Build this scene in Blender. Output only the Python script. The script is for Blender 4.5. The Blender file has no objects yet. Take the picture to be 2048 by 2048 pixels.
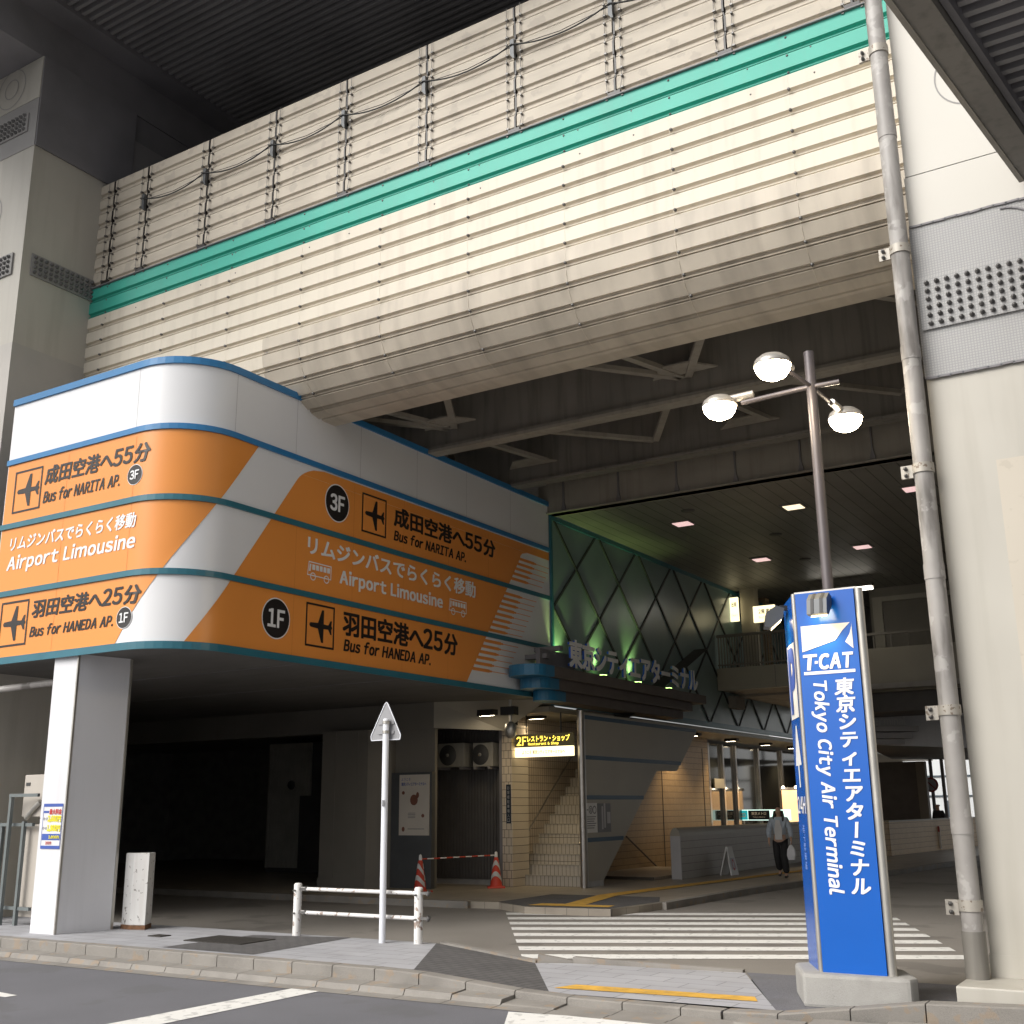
import bpy, bmesh, math, random
from math import sin, cos, pi, radians as R
from mathutils import Vector, Matrix
random.seed(7)
SC = bpy.context.scene
COL = SC.collection

# ------------------------------------------------------------------ camera, world, sun, exposure
YAW, PITCH, ROLL = 0.55330737, 0.25720402, -0.01023571
fw = Vector((-sin(YAW)*cos(PITCH), cos(YAW)*cos(PITCH), sin(PITCH)))
rt = Vector((cos(YAW), sin(YAW), 0)); up = rt.cross(fw)
r2 = cos(ROLL)*rt + sin(ROLL)*up; u2 = -sin(ROLL)*rt + cos(ROLL)*up
cam = bpy.data.cameras.new('camera'); camo = bpy.data.objects.new('camera', cam); COL.objects.link(camo)
M = Matrix((r2, u2, -fw)).transposed().to_4x4(); M.translation = Vector((0, 0, 1.7))
camo.matrix_world = M
cam.sensor_width = 36; cam.sensor_fit = 'HORIZONTAL'; cam.lens = 36*2240/2048
cam.clip_start = .05; cam.clip_end = 3000
SC.camera = camo
SUN_EL, SUN_AZ = 40, 207
w = bpy.data.worlds.new('World'); SC.world = w; w.use_nodes = True
nt = w.node_tree; bg = nt.nodes['Background']
sky = nt.nodes.new('ShaderNodeTexSky'); sky.sky_type = 'NISHITA'; sky.sun_disc = False
sky.sun_elevation = R(SUN_EL); sky.sun_rotation = R(SUN_AZ); sky.air_density = 1.0; sky.dust_density = 4; sky.ozone_density = 1
hs = nt.nodes.new('ShaderNodeHueSaturation'); hs.inputs['Saturation'].default_value = .18
nt.links.new(sky.outputs[0], hs.inputs['Color']); nt.links.new(hs.outputs[0], bg.inputs[0])
bg.inputs[1].default_value = .09
sl = bpy.data.lights.new('sun', 'SUN'); sl.energy = 1.5; sl.angle = R(40); sl.color = (1, .96, .9)
so = bpy.data.objects.new('sun', sl); COL.objects.link(so)
sd = Vector((sin(R(SUN_AZ))*cos(R(SUN_EL)), cos(R(SUN_AZ))*cos(R(SUN_EL)), sin(R(SUN_EL))))
so.rotation_euler = sd.to_track_quat('Z', 'Y').to_euler()
SC.cycles.max_bounces = 14; SC.cycles.diffuse_bounces = 9
SC.view_settings.view_transform = 'Standard'; SC.view_settings.look = 'None'
SC.view_settings.exposure = 0.8; SC.view_settings.gamma = 1

# ------------------------------------------------------------------ materials
def _new(name):
    m = bpy.data.materials.new(name); m.use_nodes = True
    n = m.node_tree.nodes; return m, n, m.node_tree.links, n['Principled BSDF']
def _mix(n, l, fac, a, b, mode='MIX'):
    x = n.new('ShaderNodeMix'); x.data_type = 'RGBA'; x.blend_type = mode
    for s, v in ((0, fac), (6, a), (7, b)):
        if hasattr(v, 'node'): l.new(v, x.inputs[s])
        elif s == 0: x.inputs[0].default_value = v
        else: x.inputs[s].default_value = (*v[:3], 1)
    return x.outputs[2]
def _noise(n, l, src, scale, stretch=(1, 1, 1), detail=5):
    mp = n.new('ShaderNodeMapping'); mp.inputs['Scale'].default_value = stretch; l.new(src, mp.inputs[0])
    t = n.new('ShaderNodeTexNoise'); t.inputs['Scale'].default_value = scale; t.inputs['Detail'].default_value = detail
    l.new(mp.outputs[0], t.inputs[0]); return t.outputs[0]
def _ramp(n, l, src, a, b):
    r = n.new('ShaderNodeMapRange'); r.inputs[1].default_value = a; r.inputs[2].default_value = b; l.new(src, r.inputs[0]); return r.outputs[0]
def mat(name, col, rough=.55, metal=0, var=.1, scale=2.5, streak=0, scol=(.12, .1, .08), stretch=(5, 5, .35), sramp=(.5, .75), spots=0, spcol=(.05, .04, .03), spscale=14, thr=.585,
        bump=0, bscale=80, emit=0, ecol=None, spec=.5, fine=0, fscale=220):
    m, n, l, p = _new(name)
    tc = n.new('ShaderNodeTexCoord').outputs['Object']
    c = _mix(n, l, _ramp(n, l, _noise(n, l, tc, scale), .3, .7), [v*(1-var) for v in col], [min(1, v*(1+var)) for v in col])
    if fine:
        c = _mix(n, l, _ramp(n, l, _noise(n, l, tc, fscale, detail=2), .35, .65), c, [min(1, v*(1+fine)) for v in col]); 
    if streak:
        f = _ramp(n, l, _noise(n, l, tc, 1.6, stretch, 6), *sramp)
        mm = n.new('ShaderNodeMath'); mm.operation = 'MULTIPLY'; mm.inputs[1].default_value = streak; l.new(f, mm.inputs[0])
        c = _mix(n, l, mm.outputs[0], c, scol)
    if spots:
        f = _ramp(n, l, _noise(n, l, tc, spscale, detail=6), thr, thr+.035)
        mm = n.new('ShaderNodeMath'); mm.operation = 'MULTIPLY'; mm.inputs[1].default_value = spots; l.new(f, mm.inputs[0])
        c = _mix(n, l, mm.outputs[0], c, spcol)
    l.new(c, p.inputs['Base Color'])
    p.inputs['Roughness'].default_value = rough; p.inputs['Metallic'].default_value = metal
    p.inputs['Specular IOR Level'].default_value = spec
    if bump:
        b = n.new('ShaderNodeBump'); b.inputs['Strength'].default_value = bump; b.inputs['Distance'].default_value = .01
        l.new(_noise(n, l, tc, bscale), b.inputs['Height']); l.new(b.outputs[0], p.inputs['Normal'])
    if emit:
        p.inputs['Emission Color'].default_value = (*(ecol or col), 1); p.inputs['Emission Strength'].default_value = emit
    return m
def brick(name, axes, bw, bh, mortar, c1, c2, mc, offset=.5, rough=.5, bump=.4, dirt=.25, bias=0, dcol=(.1, .09, .08)):
    m, n, l, p = _new(name)
    tc = n.new('ShaderNodeTexCoord').outputs['Object']
    s = n.new('ShaderNodeSeparateXYZ'); l.new(tc, s.inputs[0])
    cb = n.new('ShaderNodeCombineXYZ'); l.new(s.outputs[axes[0]], cb.inputs[0]); l.new(s.outputs[axes[1]], cb.inputs[1])
    b = n.new('ShaderNodeTexBrick'); b.offset = offset; b.inputs['Scale'].default_value = 1
    b.inputs['Brick Width'].default_value = bw; b.inputs['Row Height'].default_value = bh
    b.inputs['Mortar Size'].default_value = mortar; b.inputs['Mortar Smooth'].default_value = .15; b.inputs['Bias'].default_value = bias
    for k, v in (('Color1', c1), ('Color2', c2), ('Mortar', mc)): b.inputs[k].default_value = (*v, 1)
    l.new(cb.outputs[0], b.inputs['Vector'])
    f = _ramp(n, l, _noise(n, l, tc, 1.3, detail=8), .45, .75)
    mm = n.new('ShaderNodeMath'); mm.operation = 'MULTIPLY'; mm.inputs[1].default_value = dirt; l.new(f, mm.inputs[0])
    l.new(_mix(n, l, mm.outputs[0], b.outputs['Color'], dcol), p.inputs['Base Color'])
    p.inputs['Roughness'].default_value = rough
    bp = n.new('ShaderNodeBump'); bp.inputs['Strength'].default_value = bump; bp.inputs['Distance'].default_value = .006; bp.invert = True
    l.new(b.outputs['Fac'], bp.inputs['Height']); l.new(bp.outputs[0], p.inputs['Normal'])
    return m
MT = dict(
    asphalt=mat('asphalt', (.098, .098, .108), .85, var=.22, scale=.8, fine=.9, fscale=160, bump=.35, bscale=150, spots=.35, spcol=(.11, .11, .11), spscale=1.1),
    drive=mat('driveway asphalt', (.175, .16, .142), .8, var=.2, scale=.6, fine=.6, fscale=150, bump=.3, bscale=150, spots=.3, spcol=(.06, .055, .05), spscale=.8),
    kerb=mat('kerb concrete', (.225, .21, .19), .85, var=.25, scale=2, streak=.45, scol=(.12, .11, .1), stretch=(1, 1, 1.5), fine=.25, bump=.3, spots=.35, spcol=(.33, .22, .12), spscale=5),
    paver=brick('light grey pavers', (0, 1), .6, .3, .007, (.4, .4, .42), (.355, .355, .375), (.2, .2, .2), .5, .8, .3, .3, dcol=(.17, .16, .16)),
    block=brick('dark grey block strip', (1, 0), .2, .1, .008, (.115, .11, .108), (.095, .09, .09), (.05, .05, .05), .5, .85, .5, .3, dcol=(.16, .15, .15)),
    terrazzo=brick('terminal paving', (0, 1), .4, .4, .006, (.36, .315, .255), (.33, .29, .235), (.17, .15, .13), 0, .45, .15, .4, dcol=(.13, .11, .1)),
    yellow=mat('tactile yellow', (.62, .36, .06), .75, var=.2, scale=6, spots=.4, spcol=(.35, .25, .12), spscale=9, bump=.3, bscale=30),
    mark=mat('road marking', (.72, .71, .68), .75, var=.08, scale=5, spots=.45, spcol=(.3, .29, .28), spscale=9, fine=.1),
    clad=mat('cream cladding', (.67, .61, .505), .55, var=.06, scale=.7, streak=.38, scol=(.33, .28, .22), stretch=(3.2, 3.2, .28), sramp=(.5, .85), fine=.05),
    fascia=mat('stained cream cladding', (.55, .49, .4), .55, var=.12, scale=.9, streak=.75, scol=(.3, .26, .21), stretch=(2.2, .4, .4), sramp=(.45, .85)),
    barrier=mat('weathered barrier panel', (.56, .5, .41), .6, var=.1, scale=.9, streak=.55, scol=(.3, .26, .21), stretch=(.5, .5, 2.6), sramp=(.5, .8), spots=.3, spcol=(.3, .26, .22), spscale=3.5),
    teal=mat('teal band paint', (.05, .43, .33), .5, var=.07, scale=1, streak=.25, scol=(.1, .32, .27), stretch=(3, 3, .3)),
    dark=mat('dark steel', (.2, .192, .2), .6, var=.2, scale=.7),
    rib=mat('dark ribbed soffit', (.24, .23, .23), .5, var=.2, scale=.6),
    brace=mat('girder paint', (.32, .295, .25), .6, var=.15, scale=1, streak=.3),
    gsteel=mat('girder web', (.22, .205, .18), .6, var=.15, scale=.6, streak=.4, scol=(.05, .045, .04)),
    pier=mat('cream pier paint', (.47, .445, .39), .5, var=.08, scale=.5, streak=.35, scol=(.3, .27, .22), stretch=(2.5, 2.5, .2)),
    pierw=mat('lighter pier cream', (.56, .535, .48), .45, var=.04, scale=.5),  # lighter tone for the right pier above the net
    pierg=mat('grey pier paint', (.29, .28, .27), .55, var=.12, scale=.8),
    pierp=mat('repainted patch', (.52, .47, .39), .5, var=.05, scale=.6, spots=.2, spcol=(.3, .26, .2), spscale=6),
    pierl=mat('pale grey pier paint', (.43, .405, .37), .55, var=.1, scale=.6),
    net=brick('woven net', (0, 2), .03, .03, .005, (.45, .44, .425), (.43, .425, .42), (.34, .34, .34), 0, .7, .35, .12),
    bolt=mat('bolt steel', (.16, .155, .15), .45, .6, var=.3, scale=9),
    rust=mat('rust', (.2, .1, .05), .8, var=.3, scale=20),
    pipe=mat('pipe grey', (.34, .32, .3), .5, var=.14, scale=2.2, streak=.75, scol=(.1, .09, .08), stretch=(2.5, 2.5, .45), sramp=(.52, .64), spots=.3, spcol=(.62, .6, .57), spscale=5),
    clamp=mat('clamp', (.42, .39, .34), .5, .2, spots=.7, spcol=(.12, .07, .04), spscale=22),
    white=mat('sign white', (.78, .78, .79), .32, var=.025, scale=.6, spec=.5),
    orange=mat('sign orange', (.82, .3, .06), .32, var=.03, scale=.6),
    seam=mat('panel seam', (.62, .2, .035), .5),
    blue=mat('trim blue', (.03, .19, .42), .35, var=.06),
    tealtrim=mat('trim teal', (.03, .15, .2), .35, var=.08),
    ink=mat('sign black', (.018, .014, .013), .4, var=.1),
    lwhite=mat('lettering white', (.8, .8, .8), .4, var=.02),
    lgrey=mat('lettering grey', (.44, .43, .44), .45, var=.06),
    soffit=mat('soffit panel', (.15, .143, .136), .7, var=.15, scale=.5, streak=.4, scol=(.08, .075, .07), stretch=(.4, 1.6, 1)),
    colw=mat('column white', (.72, .72, .745), .4, var=.03, scale=.7, streak=.12, scol=(.4, .4, .4)),
    alu=mat('aluminium', (.5, .48, .44), .38, .75, var=.12, scale=3, streak=.3, scol=(.28, .26, .23)),
    tower=mat('tower blue', (.003, .1, .46), .22, var=.05, scale=1, spec=.6),
    conc=mat('concrete', (.32, .31, .29), .85, var=.22, scale=2.2, streak=.5, scol=(.16, .15, .135), stretch=(1.5, 1.5, 1), bump=.35, fine=.2),
    railw=mat('rail white paint', (.73, .72, .7), .4, var=.03, spots=.75, spcol=(.2, .11, .06), spscale=13),
    chip=mat('chipped white paint', (.74, .73, .71), .5, var=.05, spots=.75, spcol=(.1, .075, .055), spscale=12, thr=.62, streak=.2, scol=(.3, .2, .13)),
    polew=mat('pole white', (.72, .74, .79), .35, var=.03),
    platef=mat('sign back grey', (.3, .3, .31), .4, .3, var=.08),
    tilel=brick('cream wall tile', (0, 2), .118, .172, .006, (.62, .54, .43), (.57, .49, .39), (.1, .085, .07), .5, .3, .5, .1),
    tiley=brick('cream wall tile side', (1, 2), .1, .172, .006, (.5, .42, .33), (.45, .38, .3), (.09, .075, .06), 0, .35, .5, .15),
    tileb=brick('buff wall tile', (1, 2), .06, .172, .007, (.52, .36, .2), (.47, .32, .17), (.13, .09, .05), 0, .4, .5, .15),
    tilep=brick('grey parapet tile', (1, 2), .06, .172, .006, (.4, .37, .33), (.37, .345, .31), (.12, .11, .1), 0, .35, .5, .1),
    tiles=brick('stair tile', (0, 2), .1, .5, .006, (.44, .4, .34), (.46, .42, .36), (.1, .09, .08), 0, .4, .4, .2),
    cream=mat('panel cream', (.33, .305, .25), .45, var=.06, scale=.8),
    navy=mat('navy stripe', (.015, .06, .11), .4),
    steel=mat('stainless steel', (.4, .38, .36), .3, .9, var=.1, scale=4),
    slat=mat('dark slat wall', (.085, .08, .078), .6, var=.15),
    slatg=mat('grey slat wall', (.45, .43, .38), .6, var=.12),
    wallg=mat('garage wall', (.2, .185, .16), .7, var=.1, scale=.8, streak=.3, scol=(.18, .16, .13)),
    black=mat('black interior', (.36, .345, .33), .8, var=.2),
    lattice=mat('dark teal panel', (.2, .285, .285), .3, var=.12, scale=.7),
    latbar=mat('lattice bar', (.028, .034, .036), .5),
    ceil=brick('plank ceiling', (1, 0), 40, .31, .012, (.21, .2, .175), (.2, .19, .17), (.05, .05, .05), 0, .5, .5, .3, dcol=(.07, .07, .06)),
    brown=mat('brown tier', (.1, .082, .072), .55, var=.15),
    blueend=mat('blue tier end', (.02, .14, .26), .4),
    letterf=mat('letter face grey', (.86, .86, .86), .4, .2),
    lblue=mat('letter return blue', (.03, .13, .6), .4),
    lamp_pole=mat('lamp pole brown', (.13, .115, .12), .4, .3, var=.12),
    lamp_house=mat('lamp housing', (.5, .47, .43), .35, .5),
    globe=mat('lamp globe', (1, .93, .82), .3, emit=38, ecol=(1, .84, .6)),
    cwarm=mat('ceiling lamp warm', (1, .9, .75), .4, emit=.85, ecol=(1, .82, .55)),
    cpink=mat('ceiling lamp pink', (1, .7, .7), .4, emit=.5, ecol=(1, .66, .64)),
    strip=mat('strip lamp', (1, .95, .85), .4, emit=5, ecol=(1, .93, .8)),
    down=mat('downlight lens', (1, .85, .6), .4, emit=14, ecol=(1, .83, .58)),
    hood=mat('black hood', (.018, .017, .017), .5),
    flood=mat('floodlight body', (.1, .105, .11), .45, .3),
    floodl=mat('floodlight lens', (1, .85, .6), .3, emit=8, ecol=(1, .8, .45)),
    green=mat('uplight lens', (.6, 1, .3), .3, emit=6, ecol=(.55, 1, .25)),
    signk=mat('black lit sign', (.02, .018, .012), .4, emit=.02, ecol=(1, .8, .3)),
    signy=mat('lit sign yellow', (1, .8, .15), .4, emit=1.3, ecol=(1, .75, .1)),
    signl=mat('lit sign cream', (1, .9, .6), .4, emit=1.1, ecol=(1, .85, .5)),
    metro=mat('metro lightbox', (.7, .95, .85), .4, emit=.9, ecol=(.68, .95, .85)),
    metrob=mat('metro panel', (.01, .02, .035), .4),
    metroc=mat('metro cyan', (.02, .3, .34), .4, emit=.35, ecol=(.03, .5, .55)),
    glow=mat('lit orange poster', (1, .6, .3), .5, emit=.9, ecol=(1, .58, .28), var=.3, scale=3),
    glass=mat('dark glass', (.03, .032, .033), .06, var=.1, spec=.8),
    paper=mat('poster paper', (.6, .55, .48), .6, var=.04),
    paperw=mat('white paper', (.7, .7, .7), .6, var=.03),
    red=mat('red print', (.55, .05, .04), .5), brownink=mat('brown print', (.2, .08, .05), .5), yel=mat('yellow print', (.85, .75, .03), .5),
    bprint=mat('blue print', (.05, .1, .38), .5), gprint=mat('grey print', (.16, .16, .17), .5), lilac=mat('pale print', (.45, .44, .5), .5),
    cone=mat('cone red', (.55, .055, .03), .45, var=.1), refl=mat('reflective band', (.6, .6, .58), .35),
    acw=mat('air conditioner casing', (.3, .29, .26), .5, var=.05, streak=.2), acd=mat('fan grille', (.05, .05, .05), .6),
    fence=mat('painted steel frame', (.16, .18, .18), .5, .2, var=.1), beige=mat('beige casing', (.46, .42, .37), .5, var=.04),
    skin=mat('skin', (.5, .31, .22), .5), hair=mat('hair', (.018, .013, .011), .5), jacket=mat('pale denim jacket', (.44, .5, .57), .8, var=.15, scale=12),
    top=mat('white top', (.6, .59, .58), .8), trouser=mat('black trousers', (.02, .02, .022), .8), shoe=mat('shoe', (.03, .028, .028), .6),
    bag=mat('white plastic bag', (.6, .6, .63), .35, var=.06), dcoat=mat('dark coat', (.03, .03, .035), .8),
    far=mat('far facade', (.75, .78, .8), .6, var=.08, scale=.3), farw=mat('far window', (.1, .12, .14), .2), wall_up=mat('terminal upper wall', (.3, .28, .25), .7),
    mirror=mat('grate iron', (.05, .045, .04), .7, .3, var=.3, scale=30), nosign=mat('no entry red', (.4, .06, .05), .5),
    earth=mat('ground', (.1, .1, .1), .9),
    cable=mat('cable', (.03, .03, .03), .6), logo=mat('logo white', (.8, .77, .72), .4), dimwhite=mat('sign pale blue', (.3, .42, .75), .35),
)

# ------------------------------------------------------------------ mesh helpers
class MB:
    def __init__(s): s.v = []; s.f = []; s.sm = []
    def add(s, vs, fs, smooth=False):
        k = len(s.v); s.v += [tuple(v) for v in vs]; s.f += [[i+k for i in f] for f in fs]; s.sm += [smooth]*len(fs); return s
    def box(s, x0, x1, y0, y1, z0, z1):
        vs = [(x, y, z) for z in (z0, z1) for y in (y0, y1) for x in (x0, x1)]
        return s.add(vs, [(0, 2, 3, 1), (4, 5, 7, 6), (0, 1, 5, 4), (2, 6, 7, 3), (0, 4, 6, 2), (1, 3, 7, 5)])
    def bar(s, a, b, w, h, upv=(0, 0, 1)):
        a, b = Vector(a), Vector(b); d = (b-a).normalized(); u = Vector(upv)
        sdir = d.cross(u).normalized(); u = sdir.cross(d)
        vs = [p + sdir*i*w/2 + u*j*h/2 for p in (a, b) for i, j in ((-1, -1), (1, -1), (1, 1), (-1, 1))]
        return s.add(vs, [(3, 2, 1, 0), (4, 5, 6, 7), (0, 1, 5, 4), (1, 2, 6, 5), (2, 3, 7, 6), (3, 0, 4, 7)])
    def tube(s, pts, r, n=12, cap=True):
        pts = [Vector(p) for p in pts]; rs = r if isinstance(r, (list, tuple)) else [r]*len(pts)
        rings = []
        d0 = (pts[1]-pts[0]).normalized(); ref = Vector((0, 0, 1)) if abs(d0.z) < .9 else Vector((1, 0, 0))
        for i, p in enumerate(pts):
            d = (pts[min(i+1, len(pts)-1)]-pts[max(i-1, 0)]).normalized()
            a = d.cross(ref).normalized(); b = d.cross(a)
            rings.append([p + (a*cos(t)+b*sin(t))*rs[i] for t in [2*pi*k/n for k in range(n)]])
        vs = [v for r_ in rings for v in r_]; fs = []
        for i in range(len(pts)-1):
            for k in range(n): fs.append((i*n+k, i*n+(k+1) % n, (i+1)*n+(k+1) % n, (i+1)*n+k))
        s.add(vs, fs, True)
        if cap:
            s.add(rings[0], [list(range(n))]); s.add(rings[-1], [list(range(n))[::-1]])
        return s
    def lathe(s, c, prof, n=20, axis='z', sq=False):
        c = Vector(c); vs = []; fs = []
        for r, h in prof:
            for k in range(n):
                t = 2*pi*k/n
                if axis == 'z': vs.append(c + Vector((r*cos(t), r*sin(t), h)))
                elif axis == 'y': vs.append(c + Vector((r*cos(t), h, r*sin(t))))
                else: vs.append(c + Vector((h, r*cos(t), r*sin(t))))
        for i in range(len(prof)-1):
            for k in range(n): fs.append((i*n+k, i*n+(k+1) % n, (i+1)*n+(k+1) % n, (i+1)*n+k))
        return s.add(vs, fs, True)
    def prism(s, poly, z0, z1):              # poly in xy
        n = len(poly)
        return s.add([(x, y, z0) for x, y in poly]+[(x, y, z1) for x, y in poly],
            [list(range(n))[::-1], [n+i for i in range(n)]]+[(i, (i+1) % n, n+(i+1) % n, n+i) for i in range(n)])
    def prism_x(s, poly, x0, x1):            # poly in yz
        n = len(poly)
        return s.add([(x0, y, z) for y, z in poly]+[(x1, y, z) for y, z in poly],
            [list(range(n)), [n+i for i in range(n)][::-1]]+[(i, n+i, n+(i+1) % n, (i+1) % n) for i in range(n)])
    def prism_y(s, poly, y0, y1):            # poly in xz
        n = len(poly)
        return s.add([(x, y0, z) for x, z in poly]+[(x, y1, z) for x, z in poly],
            [list(range(n)), [n+i for i in range(n)][::-1]]+[(i, n+i, n+(i+1) % n, (i+1) % n) for i in range(n)])
    def strip(s, prof, x0, x1, nx=1):        # open profile of (y,z) swept along x
        vs = []; m = len(prof)
        for i in range(nx+1):
            x = x0+(x1-x0)*i/nx; vs += [(x, y, z) for y, z in prof]
        fs = [(i*m+j, i*m+j+1, (i+1)*m+j+1, (i+1)*m+j) for i in range(nx) for j in range(m-1)]
        return s.add(vs, fs)
def wloc(o):
    p = Vector((0, 0, 0))
    while o is not None: p = p + o.location; o = o.parent
    return p
def part(name, mb, m, parent=None, label=None, bevel=0):
    me = bpy.data.meshes.new(name); off = wloc(parent) if parent else Vector((0, 0, 0))
    me.from_pydata([Vector(v)-off for v in mb.v], [], mb.f); me.validate()
    bm = bmesh.new(); bm.from_mesh(me); bmesh.ops.recalc_face_normals(bm, faces=bm.faces)
    if bevel:
        bmesh.ops.remove_doubles(bm, verts=bm.verts, dist=1e-5)
        bmesh.ops.bevel(bm, geom=[e for e in bm.edges if e.calc_face_angle(0) > .6], offset=bevel, segments=2, affect='EDGES', profile=.6)
    bm.to_mesh(me); bm.free()
    if len(me.polygons) == len(mb.sm) and not bevel:
        me.polygons.foreach_set('use_smooth', mb.sm)
    if isinstance(m, str): m = MT[m]
    me.materials.append(m)
    o = bpy.data.objects.new(name, me); COL.objects.link(o)
    if parent: o.parent = parent
    if label: o['label'] = label
    return o
def tag(o, label, cat, group=None, kind=None):
    if label: o['label'] = label
    if cat: o['category'] = cat
    if group: o['group'] = group
    if kind: o['kind'] = kind
    return o
def thing(name, label, cat, loc=(0, 0, 0), group=None):
    o = bpy.data.objects.new(name, None); COL.objects.link(o); o.location = loc; o.empty_display_size = .2
    return tag(o, label, cat, group)
def struct(name, mb, m, **k): return tag(part(name, mb, m, **k), None, None, kind='structure')
def copy_tree(o, parent=None):
    c = o.copy(); COL.objects.link(c)
    if parent: c.parent = parent
    for ch in [x for x in list(COL.objects) if x.parent is o]: copy_tree(ch, c)
    return c

GLY = {}
def glyph(ch):
    """outline of one character, unit em: verts, faces"""
    if ch not in GLY:
        c = bpy.data.curves.new('text', 'FONT'); c.body = ch; c.size = 1; c.resolution_u = 3
        o = bpy.data.objects.new('text', c); COL.objects.link(o); bpy.context.view_layer.update()
        dg = bpy.context.evaluated_depsgraph_get(); me = bpy.data.meshes.new_from_object(o.evaluated_get(dg))
        GLY[ch] = ([(v.co.x, v.co.y) for v in me.vertices], [list(p.vertices) for p in me.polygons])
        bpy.data.objects.remove(o); bpy.data.curves.remove(c); bpy.data.meshes.remove(me)
    return GLY[ch]
def text2d(body, bold=0, shear=0, fit=True, kern=.125):
    """a line of text set glyph by glyph: verts (u,v in 0..1), faces, aspect"""
    vs, fs, x = [], [], 0
    mixed = any(ord(c) > 255 for c in body); ax, ay = (1.08, 1.1) if mixed else (.82, 1)
    for ch in body:
        if ch == ' ': x += .3; continue
        asc = 33 <= ord(ch) < 127
        gv, gf = glyph(chr(ord(ch)+0xFEE0) if asc and ch != '.' else ch)
        k = len(vs)
        if asc:
            a, b = min(v[0] for v in gv), max(v[0] for v in gv); sx = ax
            vs += [(x+(p[0]-a)*sx, p[1]*ay) for p in gv]; x += (b-a)*sx+kern
        else: vs += [(x+p[0], p[1]) for p in gv]; x += 1.0
        fs += [[i+k for i in f] for f in gf]
    vs = [(p[0]+shear*p[1], p[1]) for p in vs]
    if fit:
        x0, x1 = min(v[0] for v in vs), max(v[0] for v in vs); y0, y1 = min(v[1] for v in vs), max(v[1] for v in vs)
    else: x0, x1, y0, y1 = 0, 1, -.12, .88
    return [((p[0]-x0)/(x1-x0), (p[1]-y0)/(y1-y0)) for p in vs], fs, (x1-x0)/(y1-y0)
def flat(mb, poly, f): mb.add([f(u, v) for u, v in poly], [list(range(len(poly)))])
def put_text(mb, body, f, bold=0, **k):
    vs, fs, asp = text2d(body, **k); put_glyphs(mb, vs, fs, f, bold, asp)
def put_glyphs(mb, vs, fs, f, bold, asp):
    """bold strokes: the same outline laid a few times with tiny shifts, each copy 0.3 mm further out"""
    o = Vector(f(.5, .5)); n = (Vector(f(.51, .5))-o).cross(Vector(f(.5, .51))-o).normalized()
    toc = Vector((0, 0, 1.7))-o
    if n.dot(toc) < 0: n = -n
    sh = [(0, 0)] if not bold else [(0, 0)]+[(bold*a, bold*.8*b) for a in (-1, 0, 1) for b in (-1, 1)]+[(-bold, 0), (bold, 0)]
    for i, (a, b) in enumerate(sh): mb.add([tuple(Vector(f(u+a/asp, v+b))+n*.0003*i) for u, v in vs], fs)
def rect_on(x0, z0, w, h, y):      # wall facing -Y
    return lambda u, v: (x0+u*w, y, z0+v*h)
def rect_onx(y0, z0, w, h, x):     # wall facing +X
    return lambda u, v: (x, y0+u*w, z0+v*h)
def ring(cx, cy, r0, r1, n=28, sx=1, sy=1):
    return [[(cx+r*cos(t)*sx, cy+r*sin(t)*sy) for r, t in ((r0, a), (r1, a), (r1, b), (r0, b))] for a, b in [(2*pi*k/n, 2*pi*(k+1)/n) for k in range(n)]]
def disc(cx, cy, r, n=32): return [(cx+r*cos(2*pi*k/n), cy+r*sin(2*pi*k/n)) for k in range(n)]
ZL = -.12     # level of the driveway and dropped kerbs
ZR = -.2      # road

# ------------------------------------------------------------------ ground
struct('ground', MB().add([(-400, -400, -.24), (400, -400, -.24), (400, 400, -.24), (-400, 400, -.24)], [(0, 1, 2, 3)]), 'earth')
struct('road', MB().add([(-90, -14, ZR), (60, -14, ZR), (60, 10.3, ZR), (-90, 10.3, ZR)], [(0, 1, 2, 3)]), 'asphalt')
struct('driveway', MB().add([(-45, 12.3, ZL), (25, 12.3, ZL), (25, 90, ZL), (-45, 90, ZL)], [(0, 1, 2, 3)]), 'drive')
mk = MB()
for pl in ([(-8.99, 10.0), (-8.6, 10.0), (-8.62, 6.2), (-9.1, 6.2)], [(-6.15, 9.8), (-5.85, 9.25), (-3.2, 9.6), (-3.2, 10.05), (-4.4, 10.05)], [(-12.6, 8.3), (-11.3, 8.14), (-11.3, 8.0), (-12.6, 8.0)]):
    mk.add([(x, y, ZR+.005) for x, y in pl], [list(range(len(pl)))])
struct('road_marking', mk, 'mark')
# crosswalk over the driveway: stripe left ends, each 0.22 m deep
cw = MB(); L0 = Vector((-11.19, 17.77, 0)); L1 = Vector((-7.71, 12.62, 0)); R0 = Vector((-5.2, 20.45, 0)); R1 = Vector((-2.9, 15.0, 0))
for k in range(8):
    a, b = k/7.5, (k+.5)/7.5
    q = [L0.lerp(L1, a), L0.lerp(L1, b), R0.lerp(R1, b), R0.lerp(R1, a)]
    cw.add([(p.x, p.y, ZL+.005) for p in q], [(0, 1, 2, 3)])
struct('crosswalk_marking', cw, 'mark')
def zs(x):     # sidewalk height along x
    if x < -7.8: return 0
    if x < -6.1: return (x+7.8)/1.7*ZL
    return ZL
sw = MB().prism([(-60, 10.5), (-7.8, 10.5), (-9, 12.6), (-60, 12.6)], -.3, 0)
struct('sidewalk', sw, 'paver')
rp = MB().add([(-9, 12.6, 0), (-7.35, 12.32, ZL+.006), (-6.1, 10.5, ZL+.006), (-7.8, 10.5, 0)], [(0, 3, 2), (0, 2, 1)])
rp.add([(-9, 12.6, 0), (-7.35, 12.32, ZL+.006), (-7.35, 12.32, -.3), (-9, 12.6, -.3)], [(0, 1, 2, 3)])
struct('ramp_pavement', rp, 'block')
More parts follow.
